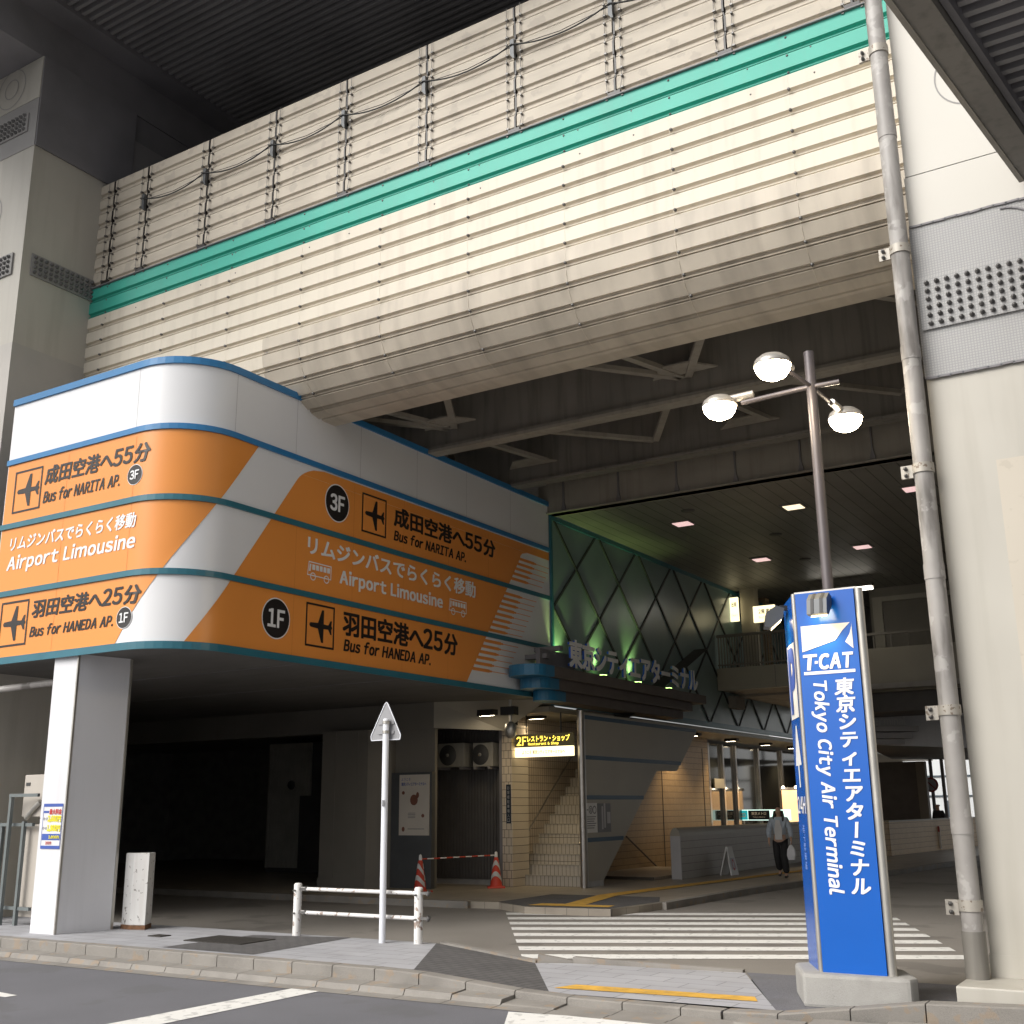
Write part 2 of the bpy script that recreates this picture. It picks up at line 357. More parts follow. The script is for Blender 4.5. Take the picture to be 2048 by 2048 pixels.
lp = MB(); pl = [(-7.35, 12.32), (-6.95, 12.5), (-4.86, 12.7), (-3.78, 10.6), (-6.1, 10.5)]
lp.add([(x, y, ZL+.006) for x, y in pl], [list(range(5))[::-1]])
struct('dropped_pavement', lp, 'paver')
ip = MB(); pl = [(-4.86, 12.75), (-3.78, 10.6), (-3.6, 10.64), (-2.75, 11.05), (20, 11.3), (20, 12.9), (-2.6, 12.9)]
ip.add([(x, y, ZL+.004) for x, y in pl], [list(range(len(pl)))])
struct('island_pavement', ip, 'asphalt')
bp_ = MB()
for pl in ([(-11.9, 10.62), (-10.3, 10.62), (-10.4, 12.58), (-11.85, 12.2)],): bp_.add([(x, y, .004) for x, y in pl], [(0, 1, 2, 3)])
struct('patched_pavement', bp_, 'block')
yl = MB().add([(x, y, ZL+.011) for x, y in ((-6.2, 10.76), (-4.08, 10.95), (-4.2, 11.2), (-6.1, 11.06))], [(0, 1, 2, 3)])
struct('tactile_paving', yl, 'yellow')
# kerb stones
kb = MB(); x = -34
while x < -4.2:
    x1 = min(x+.6, -4.2); a, b = x+.006, x1-.006
    za, zb = zs(a)+.006, zs(b)+.006
    vs = []
    for xx, z in ((a, za), (b, zb)): vs += [(xx, 10.32, z-.012), (xx, 10.34, z), (xx, 10.5, z), (xx, 10.5, -.3), (xx, 10.32, -.3)]
    kb.add(vs, [(0, 1, 6, 5), (1, 2, 7, 6), (4, 0, 5, 9), (2, 3, 8, 7), (0, 4, 3, 2, 1), (5, 6, 7, 8, 9)]); x = x1
pk = [(-4.2, 10.55, ZL), (-3.7, 10.6, ZL+.01), (-3.1, 10.78, -.05), (-2.5, 10.98, .01), (-1.7, 11.1, .02), (-.9, 11.15, .02), (0, 11.18, .02), (2, 11.2, .02), (8, 11.2, .02), (20, 11.2, .02)]
for (xa, ya, za), (xb, yb, zb) in zip(pk, pk[1:]):
    vs = []
    for xx, yy, z in ((xa+.006, ya, za), (xb-.006, yb, zb)): vs += [(xx, yy-.2, z-.012), (xx, yy-.18, z), (xx, yy, z), (xx, yy, -.3), (xx, yy-.2, -.3)]
    kb.add(vs, [(0, 1, 6, 5), (1, 2, 7, 6), (4, 0, 5, 9), (2, 3, 8, 7), (0, 4, 3, 2, 1), (5, 6, 7, 8, 9)])
struct('kerb', kb, 'kerb')
gt = MB(); x = -34
while x < 18:
    x1 = x+.6; a, b = x+.005, x1-.005; dy = 0 if x < -4 else min(.6, (x+4)*.35)
    lip = .07 if x < -7.2 else max(0.005, .07-(x+7.2)*.06) if x < -4 else .05
    vs = []
    for xx in (a, b): vs += [(xx, 9.86+dy, ZR+.004), (xx, 10.05+dy, ZR+.012), (xx, 10.08+dy, ZR+lip), (xx, 10.32+dy, ZR+lip+.012), (xx, 10.33+dy, -.3), (xx, 9.86+dy, -.3)]
    gt.add(vs, [(0, 1, 7, 6), (1, 2, 8, 7), (2, 3, 9, 8), (3, 4, 10, 9), (0, 5, 4, 3, 2, 1), (6, 7, 8, 9, 10, 11)]); x = x1
struct('gutter_kerb', gt, 'kerb')
# kerb along the back edge of the low pavement
bk = MB()
for (xa, ya), (xb, yb) in zip([(-8.95, 12.62), (-7.35, 12.34), (-6.95, 12.52)], [(-7.35, 12.34), (-6.95, 12.52), (-4.9, 12.72)]):
    bk.bar((xa, ya+.05, min(0, zs(xa))-.045), (xb, yb+.05, ZL-.03), .1, .12)
struct('edging_kerb', bk, 'kerb')
# terminal pavement
tp = [(-32, 18.3), (-12.3, 18.3), (-11.7, 18.35), (-10.8, 17.75), (-9.2, 17.95), (-8.95, 19.5), (-8.85, 23.6), (-8.55, 26.3), (-7.75, 31), (-7.2, 37), (-7, 80), (-32, 80)]
struct('terminal_pavement', MB().prism(tp, -.3, 0), 'terrazzo')
tk = MB()
segs = [(-32, 18.28), (-24, 18.28), (-12.3, 18.28)]
for (xa, ya), (xb, yb) in list(zip(segs, segs[1:]))+list(zip(tp[5:10], tp[6:11])): tk.bar((xa, ya, -.062), (xb, yb, -.062), .16, .13)
struct('terminal_kerb', tk, 'kerb')
dr = MB().add([(x, y, .005) for x, y in ((-11.75, 18.38), (-10.78, 17.78), (-9.25, 17.98), (-9.05, 19.6), (-9.5, 20.6), (-11.75, 20.4))], [list(range(6))])
struct('ramp_surface', dr, 'block')
ty = MB()
for q in ([(-10.85, 17.95), (-9.35, 18.15), (-9.4, 18.5), (-10.8, 18.4)], [(-10.35, 18.42), (-9.95, 18.42), (-10.4, 20.6), (-10.8, 20.6)], [(-10.8, 20.6), (-10.4, 20.6), (-9.75, 28.4), (-8.9, 36), (-9.25, 36), (-10.1, 28.4)]):
    ty.add([(x, y, .011) for x, y in q], [list(range(len(q)))])
struct('tactile_line', ty, 'yellow')
g = MB().box(-12.2, -11.15, 11.25, 11.9, -.05, .014)
tag(part('manhole_cover', g, 'mirror'), 'large dark rectangular iron cover in the pavement near the guard rail', 'cover')
g = MB().box(-13.1, -12.85, 11.42, 11.62, -.05, .012)
tag(part('manhole_cover', g, 'mirror'), 'small dark square cover in the pavement by the chipped white bollard', 'cover')
g = MB().box(-13.7, -12.9, 12.7, 13.1, ZL-.02, ZL+.03)
tag(part('drain_mat', g, 'mirror'), 'thin black slab lying on the driveway behind the chipped bollard', 'slab')

# ------------------------------------------------------------------ elevated road
ER = thing('elevated_road', 'elevated road in cream ribbed cladding with a teal band spanning the entrance', 'elevated road', (-8, 13, 8.2))
XL, XRR = -17.72, 1.2
P = .31
def ribpath(n, pos):
    """pos(t) -> (y,z,ny,nz), profile with n ribs from t=0 downward"""
    out = []
    for k in range(n):
        for a, d in ((0, .0), (.205, 0), (.224, .052), (.258, .052), (.272, .01), (.281, .01), (.282, .055), (.303, .055), (.304, 0)):
            y, z, ny, nz = pos(k*P+a); out.append((y-ny*d, z-nz*d))
    y, z, ny, nz = pos(n*P); out.append((y, z)); return out
def vert(z0): return lambda t: (12.9, z0-t, -1, 0)
def curve_down(t):
    z0 = 11.03
    if t < 1.78: return (12.9, z0-t, -1, 0)
    a = min((t-1.78)/1.05, pi/2)
    return (13.95-1.05*cos(a), 9.25-1.05*sin(a), -cos(a), -sin(a))
part('teal_band', MB().strip(ribpath(2, vert(11.65)), XL, XRR, 12), 'teal', ER)
n1 = 5
part('lower_cladding', MB().strip(ribpath(n1, curve_down), XL, XRR, 12), 'clad', ER)
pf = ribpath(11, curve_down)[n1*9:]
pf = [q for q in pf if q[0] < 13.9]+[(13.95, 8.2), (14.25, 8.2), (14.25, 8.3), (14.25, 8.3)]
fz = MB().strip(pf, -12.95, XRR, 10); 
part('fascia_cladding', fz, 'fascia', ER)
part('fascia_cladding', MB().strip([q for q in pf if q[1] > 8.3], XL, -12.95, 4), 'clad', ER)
# end rib thickness of the cut cladding edge
part('fascia_end', MB().prism_x([(y+.03, z+.03) for y, z in pf if y < 13.9]+[(13.95, 8.25), (14.2, 8.25), (14.2, 9.3), (13.2, 9.3)], -12.9, -12.86), 'dark', ER)
part('top_lip', MB().box(XL, XRR, 12.86, 12.93, 11.652, 11.672), 'dark', ER)
pj = MB(); bt = MB()
for i, x in enumerate([-5.3+1.7*k for k in range(-7, 4)]):
    for t in [k*P+.25 for k in range(0, 9)]:
        y, z, ny, nz = curve_down(t); bt.lathe((x+.02*(i % 2), y-.055, z), [(0, -.012), (.016, -.012), (.022, 0), (.022, .03)], 8, 'y')
    for z in (11.6, 11.32, 11.06): bt.lathe((x, 12.9, z), [(0, -.01), (.014, -.01), (.018, 0), (.018, .02)], 8, 'y')
    pr = []
    for t in [j*.05 for j in range(0, 66)]:
        y, z, ny, nz = curve_down(t); pr.append((y-.004*0, z))
    for a, b in zip(pr, pr[1:]):
        if b[1] < 8.22: break
        pj.bar((x-.02, a[0]+.0, a[1]), (x-.02, b[0], b[1]), .006, .004, (1, 0, 0))
for i, x in enumerate([-17.2+.87*k for k in range(21)]):
    for z, dx in ((11.33, 0), (10.93, .02)):
        if i % 3 != 2: bt.lathe((x+dx, 12.9, z), [(0, -.006), (.011, -.006), (.014, 0), (.014, .02)], 6, 'y')
part('cladding_bolts', bt, 'bolt', ER)
part('panel_joints', pj, 'clad', ER)
# noise barrier panels with gaps between
SE = [-17.28, -16.29, -14.61, -12.91, -11.26, -9.55, -7.85, -6.14, -4.44, -2.7, -1.0]
edges = [XL]+SE+[1.2]
PB = .327
def bpath():
    out = []
    for k in range(7):
        for a, d in ((0, .01), (.02, 0), (.2, 0), (.222, .04), (.262, .04), (.285, .01), (.303, .01), (.304, .04), (.314, .04), (.315, .01)): out.append((12.93+d, 13.96-k*PB-a))
    return out+[(12.96, 11.68)]
for a, b in zip(edges, edges[1:]):
    part('noise_barrier_panel', MB().strip(bpath(), a+.022, b-.022, 1), 'barrier', ER)
part('barrier_backing', MB().box(XL, XRR, 12.985, 13.06, 11.68, 13.95), 'ink', ER)
wr = MB(); sp = MB()
for x in SE:
    for dx in (-.13, .12):
        wr.tube([(x+dx*.8, 12.88, 11.72), (x+dx, 12.9, 11.9), (x+dx, 12.9, 13.96)], .0045, 6, False)
        for k in range(7):
            z = 13.75-k*PB; wr.box(x+dx-.012, x+dx+.03, 12.88, 12.94, z-.03, z-.005); wr.box(x+dx-.012, x+dx+.02, 12.88, 12.94, z-.16, z-.14)
    sp.box(x-.1, x+.1, 12.87, 12.95, 11.674, 11.73)
    # wavy dark gap
    for k in range(7):
        z = 13.96-k*PB; o = .012 if k % 2 else -.01
        sp.box(x-.014+o, x+.014+o, 12.925, 12.985, z-PB+.07, z-.02); sp.bar((x+o, 12.95, z-PB+.08), (x-o, 12.95, z-PB-.03), .02, .03, (0, 1, 0))
part('safety_wire', wr, 'bolt', ER)
part('gap_post', sp, 'ink', ER)
br = MB()
hz = {x: 13.3+.0*i for i, x in enumerate(SE)}
for x in SE[1:]:
    br.box(x-.035, x+.035, 12.84, 12.9, 13.03, 13.3); br.prism_y([(x-.035, 13.03), (x+.035, 13.03), (x+.045, 12.95), (x+.02, 12.95)], 12.84, 12.9)
part('cable_bracket', br, 'flood', ER)
cb = MB()
for a, b in zip(SE[1:], SE[2:]):
    pts = [(a+(b-a)*t, 12.83, 13.2-.16*4*t*(1-t)) for t in [k/12 for k in range(13)]]; cb.tube(pts, .012, 6, False)
    cb.tube([(a, 12.85, 13.17), ((a+b)/2, 12.85, 13.1), (b, 12.85, 13.17)], .006, 5, False)
tag(part('power_cable', cb, 'cable'), 'black cable hanging in shallow swags along the upper barrier panels', 'cable')
# deck and girders below
part('deck_slab', MB().box(XL, 8, 13.1, 30, 10.6, 10.95), 'gsteel', ER)
part('girder', MB().box(-30, 8, 16.99, 17.25, 8.48, 8.54).box(-30, 8, 17.1, 17.14, 8.54, 10.6), 'gsteel', ER)
part('girder', MB().box(-30, 8, 20.05, 20.35, 8.48, 8.54).box(-30, 8, 20.2, 20.24, 8.54, 10.6), 'gsteel', ER)
part('girder', MB().box(-12.8, 8, 14.2, 14.24, 8.3, 10.6), 'gsteel', ER)
for x0 in (-16.7, -11.8, -6.9, -2.0):
    for a, b in (((x0, 17.0), (x0+1.5, 14.4)), ((x0-.1, 17.0), (x0-.9, 14.4)), ((x0-.15, 17.0), (x0-2.2, 14.5))):
        part('lateral_brace', MB().bar((*a, 8.86), (*b, 8.86), .13, .08), 'brace', ER)
    for a, b in (((x0+.6, 17.3), (x0+2.9, 19.9)), ((x0+4.5, 17.3), (x0+2.95, 19.9)), ((x0-.2, 17.3), (x0+.4, 19.9))):
        part('lateral_brace', MB().bar((*a, 8.86), (*b, 8.86), .13, .08), 'brace', ER)
    for yy in (16.85, 20.0): part('gusset_plate', MB().prism([(x0-.6, yy), (x0+.6, yy), (x0+.25, yy-.45), (x0-.25, yy-.45)], 8.84, 8.87), 'brace', ER)
part('near_flange', MB().box(-30, 8, 16.97, 17.27, 8.42, 8.478), 'brace', ER)

# ------------------------------------------------------------------ upper deck
UD = thing('upper_road_deck', 'dark ribbed underside of the second road deck above the barrier', 'elevated road', (-8, 20, 17))
prf = []; y = 9.3
while y < 24:
    prf += [(y, 17.12), (y+.02, 17.0), (y+.09, 17.0), (y+.11, 17.12)]; y += .17
part('ribbed_soffit', MB().strip(prf, -17.15, 25, 1), 'rib', UD)
part('deck_slab', MB().box(-60, 25, 9.3, 42, 17.2, 18.6), 'rib', UD)
part('cross_beam', MB().box(-21.2, -17.72, 2, 42, 16.04, 17.9).box(-17.718, -17.15, 9.3, 42, 16.9, 17.9), 'dark', UD)
part('haunch', MB().box(-21, -17.74, 13.1, 42, 14.2, 16.03), 'dark', UD)
part('side_panel', MB().box(-17.735, -17.69, 13.6, 17.2, 13.2, 15.4), 'rib', UD)

# ------------------------------------------------------------------ piers
LP = thing('bridge_pier', 'tall cream box pier with grey bolted bands behind the orange sign', 'pier', (-19.3, 12.2, -.2))
part('shaft', MB().box(-21, -17.7, 11.36, 13.1, -.2, 14.07), 'pier', LP)
part('capital', MB().box(-21, -17.7, 11.35, 13.1, 14.07, 15.12), 'pierg', LP)
part('head_block', MB().box(-21, -17.69, 11.34, 13.09, 15.12, 16.03), 'pier', LP)
part('dark_side_sheet', MB().box(-17.689, -17.66, 11.36, 13.6, 14.07, 16.03), 'dark', LP)  # thin dark sheet over the right side of the pier head
part('lower_band', MB().box(-21.01, -17.693, 11.352, 13.107, 3.9, 10.0), 'pierl', LP)
def bolts(mb, axis, pos, us, zs_, r=.03):
    for u in us:
        for z in zs_:
            pr = [(0, -.05), (r*.6, -.05), (r*.6, -.02), (r, -.02), (r, 0)]
            if axis == 'y': mb.lathe((u, pos, z), pr, 6, 'y')
            else: mb.lathe((pos, u, z), [(a, -b) for a, b in pr], 6, 'x')
for z0, z1 in ((11.42, 11.86), (14.45, 14.85)):
    spm = MB().box(-20.6, -17.95, 11.325, 11.36, z0, z1)
    if z0 < 12: spm.box(-17.70, -17.665, 11.55, 12.98, z0, z1)
    spl = part('splice_plate', spm, 'pierg', LP)
    bb = MB(); bolts(bb, 'y', 11.325, [-18.05-.12*k for k in range(10)], [z0+.07+.1*k for k in range(4)], .036)
    if z0 < 12: bolts(bb, 'x', -17.665, [11.62+.115*k for k in range(12)], [z0+.07+.1*k for k in range(4)], .036)
    part('bolt_rows', bb, 'bolt', spl)
for cx, cz in ((-18.62, 15.62), (-18.95, 12.9)):
    rm = MB()
    for q in ring(cx, cz, .2, .22)+ring(cx, cz, .42, .44): flat(rm, q, lambda u, v: (u, 11.335 if cz > 15 else 11.352, v))
    part('access_hatch', rm, 'pierg', LP)
RP = thing('bridge_pier', 'broad cream painted pier with netted bolted splice beside the drainpipe', 'pier', (0, 13, -.2))
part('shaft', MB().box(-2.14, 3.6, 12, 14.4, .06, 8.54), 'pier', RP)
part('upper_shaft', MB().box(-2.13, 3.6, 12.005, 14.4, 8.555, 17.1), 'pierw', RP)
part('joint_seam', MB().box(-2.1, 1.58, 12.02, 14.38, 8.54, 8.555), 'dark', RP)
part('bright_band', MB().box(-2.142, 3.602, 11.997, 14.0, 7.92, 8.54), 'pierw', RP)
part('base_plinth', MB().box(-2.34, 1.9, 11.3, 14.8, -.3, .1), 'pier', RP, bevel=.015)
part('base_band', MB().box(-2.15, 3.61, 11.99, 14.4, .101, .3), 'pier', RP)
nw = MB().box(-2.15, 3.61, 11.985, 14.0, 6.12, 7.9)
nn = part('safety_net', nw, 'net', RP)
ne = MB(); 
for z in (6.11, 7.91):
    for k in range(30):
        x = -2.14+k*.125; ne.bar((x, 11.975, z+random.uniform(-.006, .006)), (x+.14, 11.975, z+random.uniform(-.006, .006)), .02, .022)
pts = [(-.78+.0*k, 11.975, 0) for k in range(2)]
for k in range(16):
    t = k/15; ne.bar((-1.2+.55*sin(t*pi/2), 11.975, 7.86-.9*(1-cos(t*pi/2))), (-1.2+.55*sin((t+.07)*pi/2), 11.975, 7.86-.9*(1-cos((t+.07)*pi/2))), .014, .016)
part('net_rope', ne, 'dark', nn)
sp2 = part('splice_plate', MB().box(-2.12, .4, 11.955, 11.985, 6.66, 7.26), 'net', RP)
bb = MB(); bolts(bb, 'y', 11.955, [-2.02+.105*k for k in range(22)], [6.72+.095*k for k in range(6)], .028)
part('bolt_rows', bb, 'bolt', sp2)
rm = MB()
for q in ring(-1.3, 9.63, .39, .405, 40): flat(rm, q, lambda u, v: (u, 12.0, v))
part('access_hatch', rm, 'pierg', RP)
part('paint_patch', MB().box(-1.55, .9, 11.994, 12.01, 2.3, 5.1), 'pierp', RP)

DP = thing('drainpipe', 'tall stained grey drainpipe clamped to the cream pier', 'pipe', (-2.24, 11.84, ZL))
part('pipe', MB().tube([(-2.24, 11.84, ZL), (-2.24, 11.84, 17)], .098, 20), 'pipe', DP)
for z in (.1,): part('pipe_collar', MB().tube([(-2.24, 11.84, z), (-2.24, 11.84, z+.42)], .108, 20), 'gsteel', DP)
for z in (10.15, 7.6, 5.08, 2.58, .75):
    c = part('clamp', MB().tube([(-2.24, 11.84, z-.05), (-2.24, 11.84, z+.05)], .112, 20), 'clamp', DP)
    part('bracket', MB().box(-2.46, -2.34, 11.8, 11.83, z-.09, z+.05), 'clamp', c)
    bb = MB(); bolts(bb, 'y', 11.8, [-2.41], [z-.06, z+.015], .022); part('bolt', bb, 'bolt', c)
for z in (9.0, 6.3, 3.9, 1.4): part('pipe_joint', MB().tube([(-2.24, 11.84, z), (-2.24, 11.84, z+.16)], .104, 20), 'pipe', DP)

# ------------------------------------------------------------------ low canopy at upper right
CN = thing('road_canopy', 'dark ribbed overhead deck with a heavy grey edge beam in front of the right pier', 'canopy', (1, 8, 8))
ea, eb = Vector((-2.55, .2, 0)), Vector((-.93, 11.76, 0)); dd = (eb-ea).normalized(); nn_ = Vector((dd.y, -dd.x, 0))
def cprism(o0, o1, z0, z1):
    q = [ea+nn_*o0, ea+nn_*o1, eb+nn_*o1, eb+nn_*o0]; return MB().prism([(p.x, p.y) for p in q], z0, z1)
part('edge_beam', cprism(0, .26, 8.0, 8.7), 'gsteel', CN)
part('beam_flange', cprism(-.03, .02, 7.985, 8.04), 'brace', CN)
part('inner_rail', cprism(.27, .33, 8.1, 8.5), 'dark', CN)
prf = []; y = .3
while y < 11.7:
    prf += [(y, 8.32), (y+.02, 8.2), (y+.09, 8.2), (y+.11, 8.32)]; y += .17
part('ribbed_soffit', MB().strip(prf, -1.0, 14, 1), 'rib', CN)
part('deck_slab', MB().prism([(ea.x+.2, ea.y), (14, ea.y), (14, 11.76), (eb.x+.2, 11.76)], 8.4, 8.75), 'rib', CN)  # deck carried on unseen to the right to hold back sky light

# ------------------------------------------------------------------ bus sign wrapped round the building corner
rc = 1.0; SX0, SY0, SXR = -16.7, 10.9, -12.44
L1s = SXR-rc-SX0; L2s = L1s+pi/2*rc; SEND = L2s+21.72-SY0-rc
def spt(s, off, z):
    if s < L1s: return (SX0+s, SY0-off, z)
    if s < L2s:
        a = (s-L1s)/rc; return (SXR-rc+(rc+off)*sin(a), SY0+rc-(rc+off)*cos(a), z)
    return (SXR+off, SY0+rc+s-L2s, z)
def ssheet(mb, sl_, sr_, z0, z1, off, nz=14, ds=.14):
    rows = [z0+(z1-z0)*k/nz for k in range(nz+1)]; n = max(2, int(max(sr_(z)-sl_(z) for z in rows)/ds)); vs = []
    for z in rows:
        a, b = sl_(z), sr_(z); vs += [spt(a+(b-a)*k/n, off, z) for k in range(n+1)]
    m = n+1
    mb.add(vs, [(j*m+i, j*m+i+1, (j+1)*m+i+1, (j+1)*m+i) for j in range(nz) for i in range(n)], True); return mb
BS = thing('airport_bus_sign', 'huge orange and white airport bus sign wrapping the rounded building corner', 'sign', (-13.4, 11.9, 4))
TR = [4.02, 5.11, 6.25, 7.37, 8.45]
part('white_panel', ssheet(MB(), lambda z: 0, lambda z: SEND, 4.0, 8.47, 0, 2), 'white', BS)
part('end_panel', MB().box(SX0, SX0+.04, SY0+.004, 11.3, 4.0, 8.47), 'colw', BS)
seams = MB()
for s in (3.16, 4.83, 6.22, 7.9, 9.6, 11.3, 13.0):
    ssheet(seams, lambda z: s-.004, lambda z: s+.004, 7.42, 8.4, .002, 1)
part('panel_seams', seams, 'lgrey', BS)
for i, z in enumerate(TR):
    h = .055 if i in (0, 4) else .045
    t = MB(); m = 48; vs = []
    for k in range(m+1):
        pass
    ss = [0, 1, 2, 3]+[L1s+(L2s-L1s)*k/12 for k in range(13)]+[L2s+(SEND-L2s)*k/6 for k in range(1, 7)]
    for s in ss: vs += [spt(s, .0, z-h), spt(s, .035, z-h), spt(s, .035, z+h), spt(s, 0, z+h)]
    fs = [(a*4+j, a*4+j+1, a*4+j+5, a*4+j+4) for a in range(len(ss)-1) for j in range(3)]+[(0, 1, 2, 3)]
    part('blue_trim', t.add(vs, fs), 'blue' if i > 2 else 'tealtrim', BS)
lb = lambda z: 3.05+(z-4.05)*.702
def rl(z):
    s = 4.18+(z-4.05)*.708
    if z > 7.0: s += .45*(1-math.sqrt(max(0, 1-((z-7.0)/.3)**2)))
    return s
def rr(z):
    s = 11.28+(z-4.05)*.725
    if z > 7.12: return SEND-.01
    if z > 6.95: s = 13.38+(.34*(1-math.sqrt(max(0, 1-((z-6.95)/.17)**2))))
    return s
bands = [(TR[0]+.056, TR[1]-.046), (TR[1]+.046, TR[2]-.046), (TR[2]+.046, TR[3]-.1)]
om = MB()
for a, b in bands: ssheet(om, lambda z: .02, lb, a, b if b < 7 else TR[3]-.046, .006, 10)
part('orange_panel', om, 'orange', BS)
om = MB()
for a, b in bands[:2]: ssheet(om, rl, rr, a, b, .006, 10)
ssheet(om, rl, rr, bands[2][0], 7.119, .006, 16); ssheet(om, rl, rr, 7.121, 7.3, .006, 4)
for k in range(22):
    z = 4.37+.122*k
    if z > 6.95 or any(abs(z-t) < .09 for t in TR): continue
    s0 = rr(z)
    ssheet(om, lambda z_: s0-.01, lambda z_: s0+.62, z-.032, z+.032, .006, 1); ssheet(om, lambda z_: s0+.6, lambda z_: s0+.7, z-.02, z+.02, .0061, 1)
    ssheet(om, lambda z_: s0+.62, lambda z_: min(SEND-.02, s0+1.3), z-.007, z+.007, .0062, 1)
part('orange_panel', om, 'orange', BS)
for s in (1.6, 3.2, 4.83, 6.3, 7.75, 9.2, 10.65, 12.1, 13.5):
    for a, b in bands:
        if (s < lb(a) or s > rl(b)) and s < rr(a) and b < 7.3: part('panel_seam', ssheet(MB(), lambda z: s-.003, lambda z: s+.003, a, b, .0085, 1), 'seam', BS)
def stext(mb, body, s0, s1, z0, z1, off=.012, **k): put_text(mb, body, lambda u, v: spt(s0+u*(s1-s0), off, z0+v*(z1-z0)), **k)
PL = [(.1, .5), (.13, .56), (.2, .575), (.43, .575), (.6, .93), (.7, .93), (.63, .575), (.8, .575), (.88, .68), (.95, .68), (.91, .5)]
PL = PL+[(x, 1-y) for x, y in PL[-2::-1]][:-1]
def tri_fan(mb, poly, f, c=(.5, .5)):
    n = len(poly); mb.add([f(*c)]+[f(*p) for p in poly], [(0, 1+i, 1+(i+1) % n) for i in range(n)])
def icon(mb, s0, s1, z0, z1):
    f = lambda u, v: spt(s0+u*(s1-s0), .012, z0+v*(z1-z0)); t = .045
    for q in ([(0, 0), (1, 0), (1, t), (0, t)], [(0, 1-t), (1, 1-t), (1, 1), (0, 1)], [(0, t), (t, t), (t, 1-t), (0, 1-t)], [(1-t, t), (1, t), (1, 1-t), (1-t, 1-t)]): flat(mb, q, f)
    # airplane pictogram, nose to the left
    for q in ([(.12, .5), (.16, .55), (.42, .565), (.42, .435), (.16, .45)], [(.42, .565), (.9, .54), (.93, .5), (.9, .46), (.42, .435)], [(.42, .565), (.55, .88), (.62, .88), (.62, .555)], [(.42, .435), (.62, .445), (.62, .12), (.55, .12)],
              [(.78, .545), (.86, .66), (.91, .66), (.89, .54)], [(.78, .455), (.89, .46), (.91, .34), (.86, .34)]): flat(mb, q, f)
for a in ((.24, .96, 6.46, 7.18), (.24, .95, 4.24, 4.97), (7.96, 8.66, 6.46, 7.18), (6.6, 7.31, 4.27, 4.99)):
    kt = MB(); icon(kt, *a); part('airplane_pictogram', kt, 'ink', BS)
N1, N2, H1, H2, LJ, LE = '成田空港へ55分', 'Bus for NARITA AP.', '羽田空港へ25分', 'Bus for HANEDA AP.', 'リムジンバスでらくらく移動', 'Airport Limousine'
for body, s0, s1, z0, z1, m_, b, shr in ((N1, 1.04, 3.5, 6.84, 7.14, 'ink', .034, .12), (N2, 1.04, 2.88, 6.53, 6.73, 'ink', .042, .2), (H1, 1.05, 3.52, 4.65, 4.93, 'ink', .034, .12), (H2, 1.04, 2.99, 4.35, 4.52, 'ink', .042, .2),
        (N1, 8.9, 12.35, 6.76, 7.12, 'ink', .034, 0), (N2, 8.9, 11.25, 6.48, 6.68, 'ink', .042, .16), (H1, 7.54, 10.96, 4.56, 4.97, 'ink', .034, 0), (H2, 7.57, 10.07, 4.29, 4.5, 'ink', .042, .16),
        (LJ, .3, 3.33, 5.82, 6.05, 'lwhite', .03, .1), (LE, .27, 3.34, 5.44, 5.73, 'lwhite', .03, .1), (LJ, 6.59, 11.6, 5.8, 6.11, 'lwhite', .028, 0), (LE, 7.42, 10.45, 5.37, 5.67, 'lwhite', .033, 0)):
    kt = MB(); stext(kt, body, s0, s1, z0, z1, bold=b, shear=shr); part('lettering', kt, m_, BS)
for s0, s1, z0 in ((6.59, 7.19, 5.38), (10.67, 11.28, 5.36)):
    bm_ = MB(); f = lambda u, v: spt(s0+u*(s1-s0), .012, z0+v*.3)
    body = [(0, .2), (.05, 1), (1, 1), (1, .2)]; inn = [(.03, .26), (.075, .94), (.97, .94), (.97, .26)]
    for i in range(4): flat(bm_, [body[i], body[(i+1) % 4], inn[(i+1) % 4], inn[i]], f)
    for k in range(5): flat(bm_, [(.2+k*.155, .56), (.32+k*.155, .56), (.32+k*.155, .86), (.2+k*.155, .86)], f)
    flat(bm_, [(.07, .45), (.09, .86), (.16, .86), (.13, .45)], f)
    for cx in (.24, .8):
        for q in ring(cx, .18, .085, .115, 18, 1, 2): flat(bm_, q, lambda u, v: spt(s0+u*(s1-s0), .013, z0+v*.3))
    part('bus_pictogram', bm_, 'lwhite', BS)
for txt, s, z, rs, rz in (('3F', 3.22, 6.65, .165, .165), ('1F', 3.23, 4.45, .165, .165), ('3F', 7.29, 6.82, .32, .34), ('1F', 5.91, 4.62, .32, .33)):
    f = lambda o: (lambda u, v: spt(s+u*rs, o, z+v*rz))
    b0 = MB(); flat(b0, disc(0, 0, 1.0), f(.010)); rg = part('badge_ring', b0, 'lwhite', BS)
    b1 = MB(); flat(b1, disc(0, 0, .94), f(.013)); part('badge_disc', b1, 'ink', rg)
    b2 = MB(); put_text(b2, txt, lambda u, v: f(.016)(-.56+u*1.12, -.42+v*.84), bold=.04); part('badge_lettering', b2, 'lwhite', rg)
part('roof', MB().prism([(SX0+.05, SY0+.1), (SXR-rc, SY0+.1), (SXR-.3, SY0+.35), (SXR-.1, SY0+rc), (SXR-.1, 21.7), (SX0+.05, 21.7)], 8.3, 8.44), 'dark', BS)
sf = MB().prism([(-34, SY0+.04), (SXR-rc, SY0+.04), (SXR-.29, SY0+.32), (SXR-.04, SY0+rc), (SXR-.04, 21.7), (-34, 21.7)], 4.0, 4.06)
part('soffit', sf, 'soffit', BS)
for y in (13.8, 16.6): part('soffit_joint', MB().box(-30, SXR-.3, y, y+.02, 3.992, 4.0), 'dark', BS)

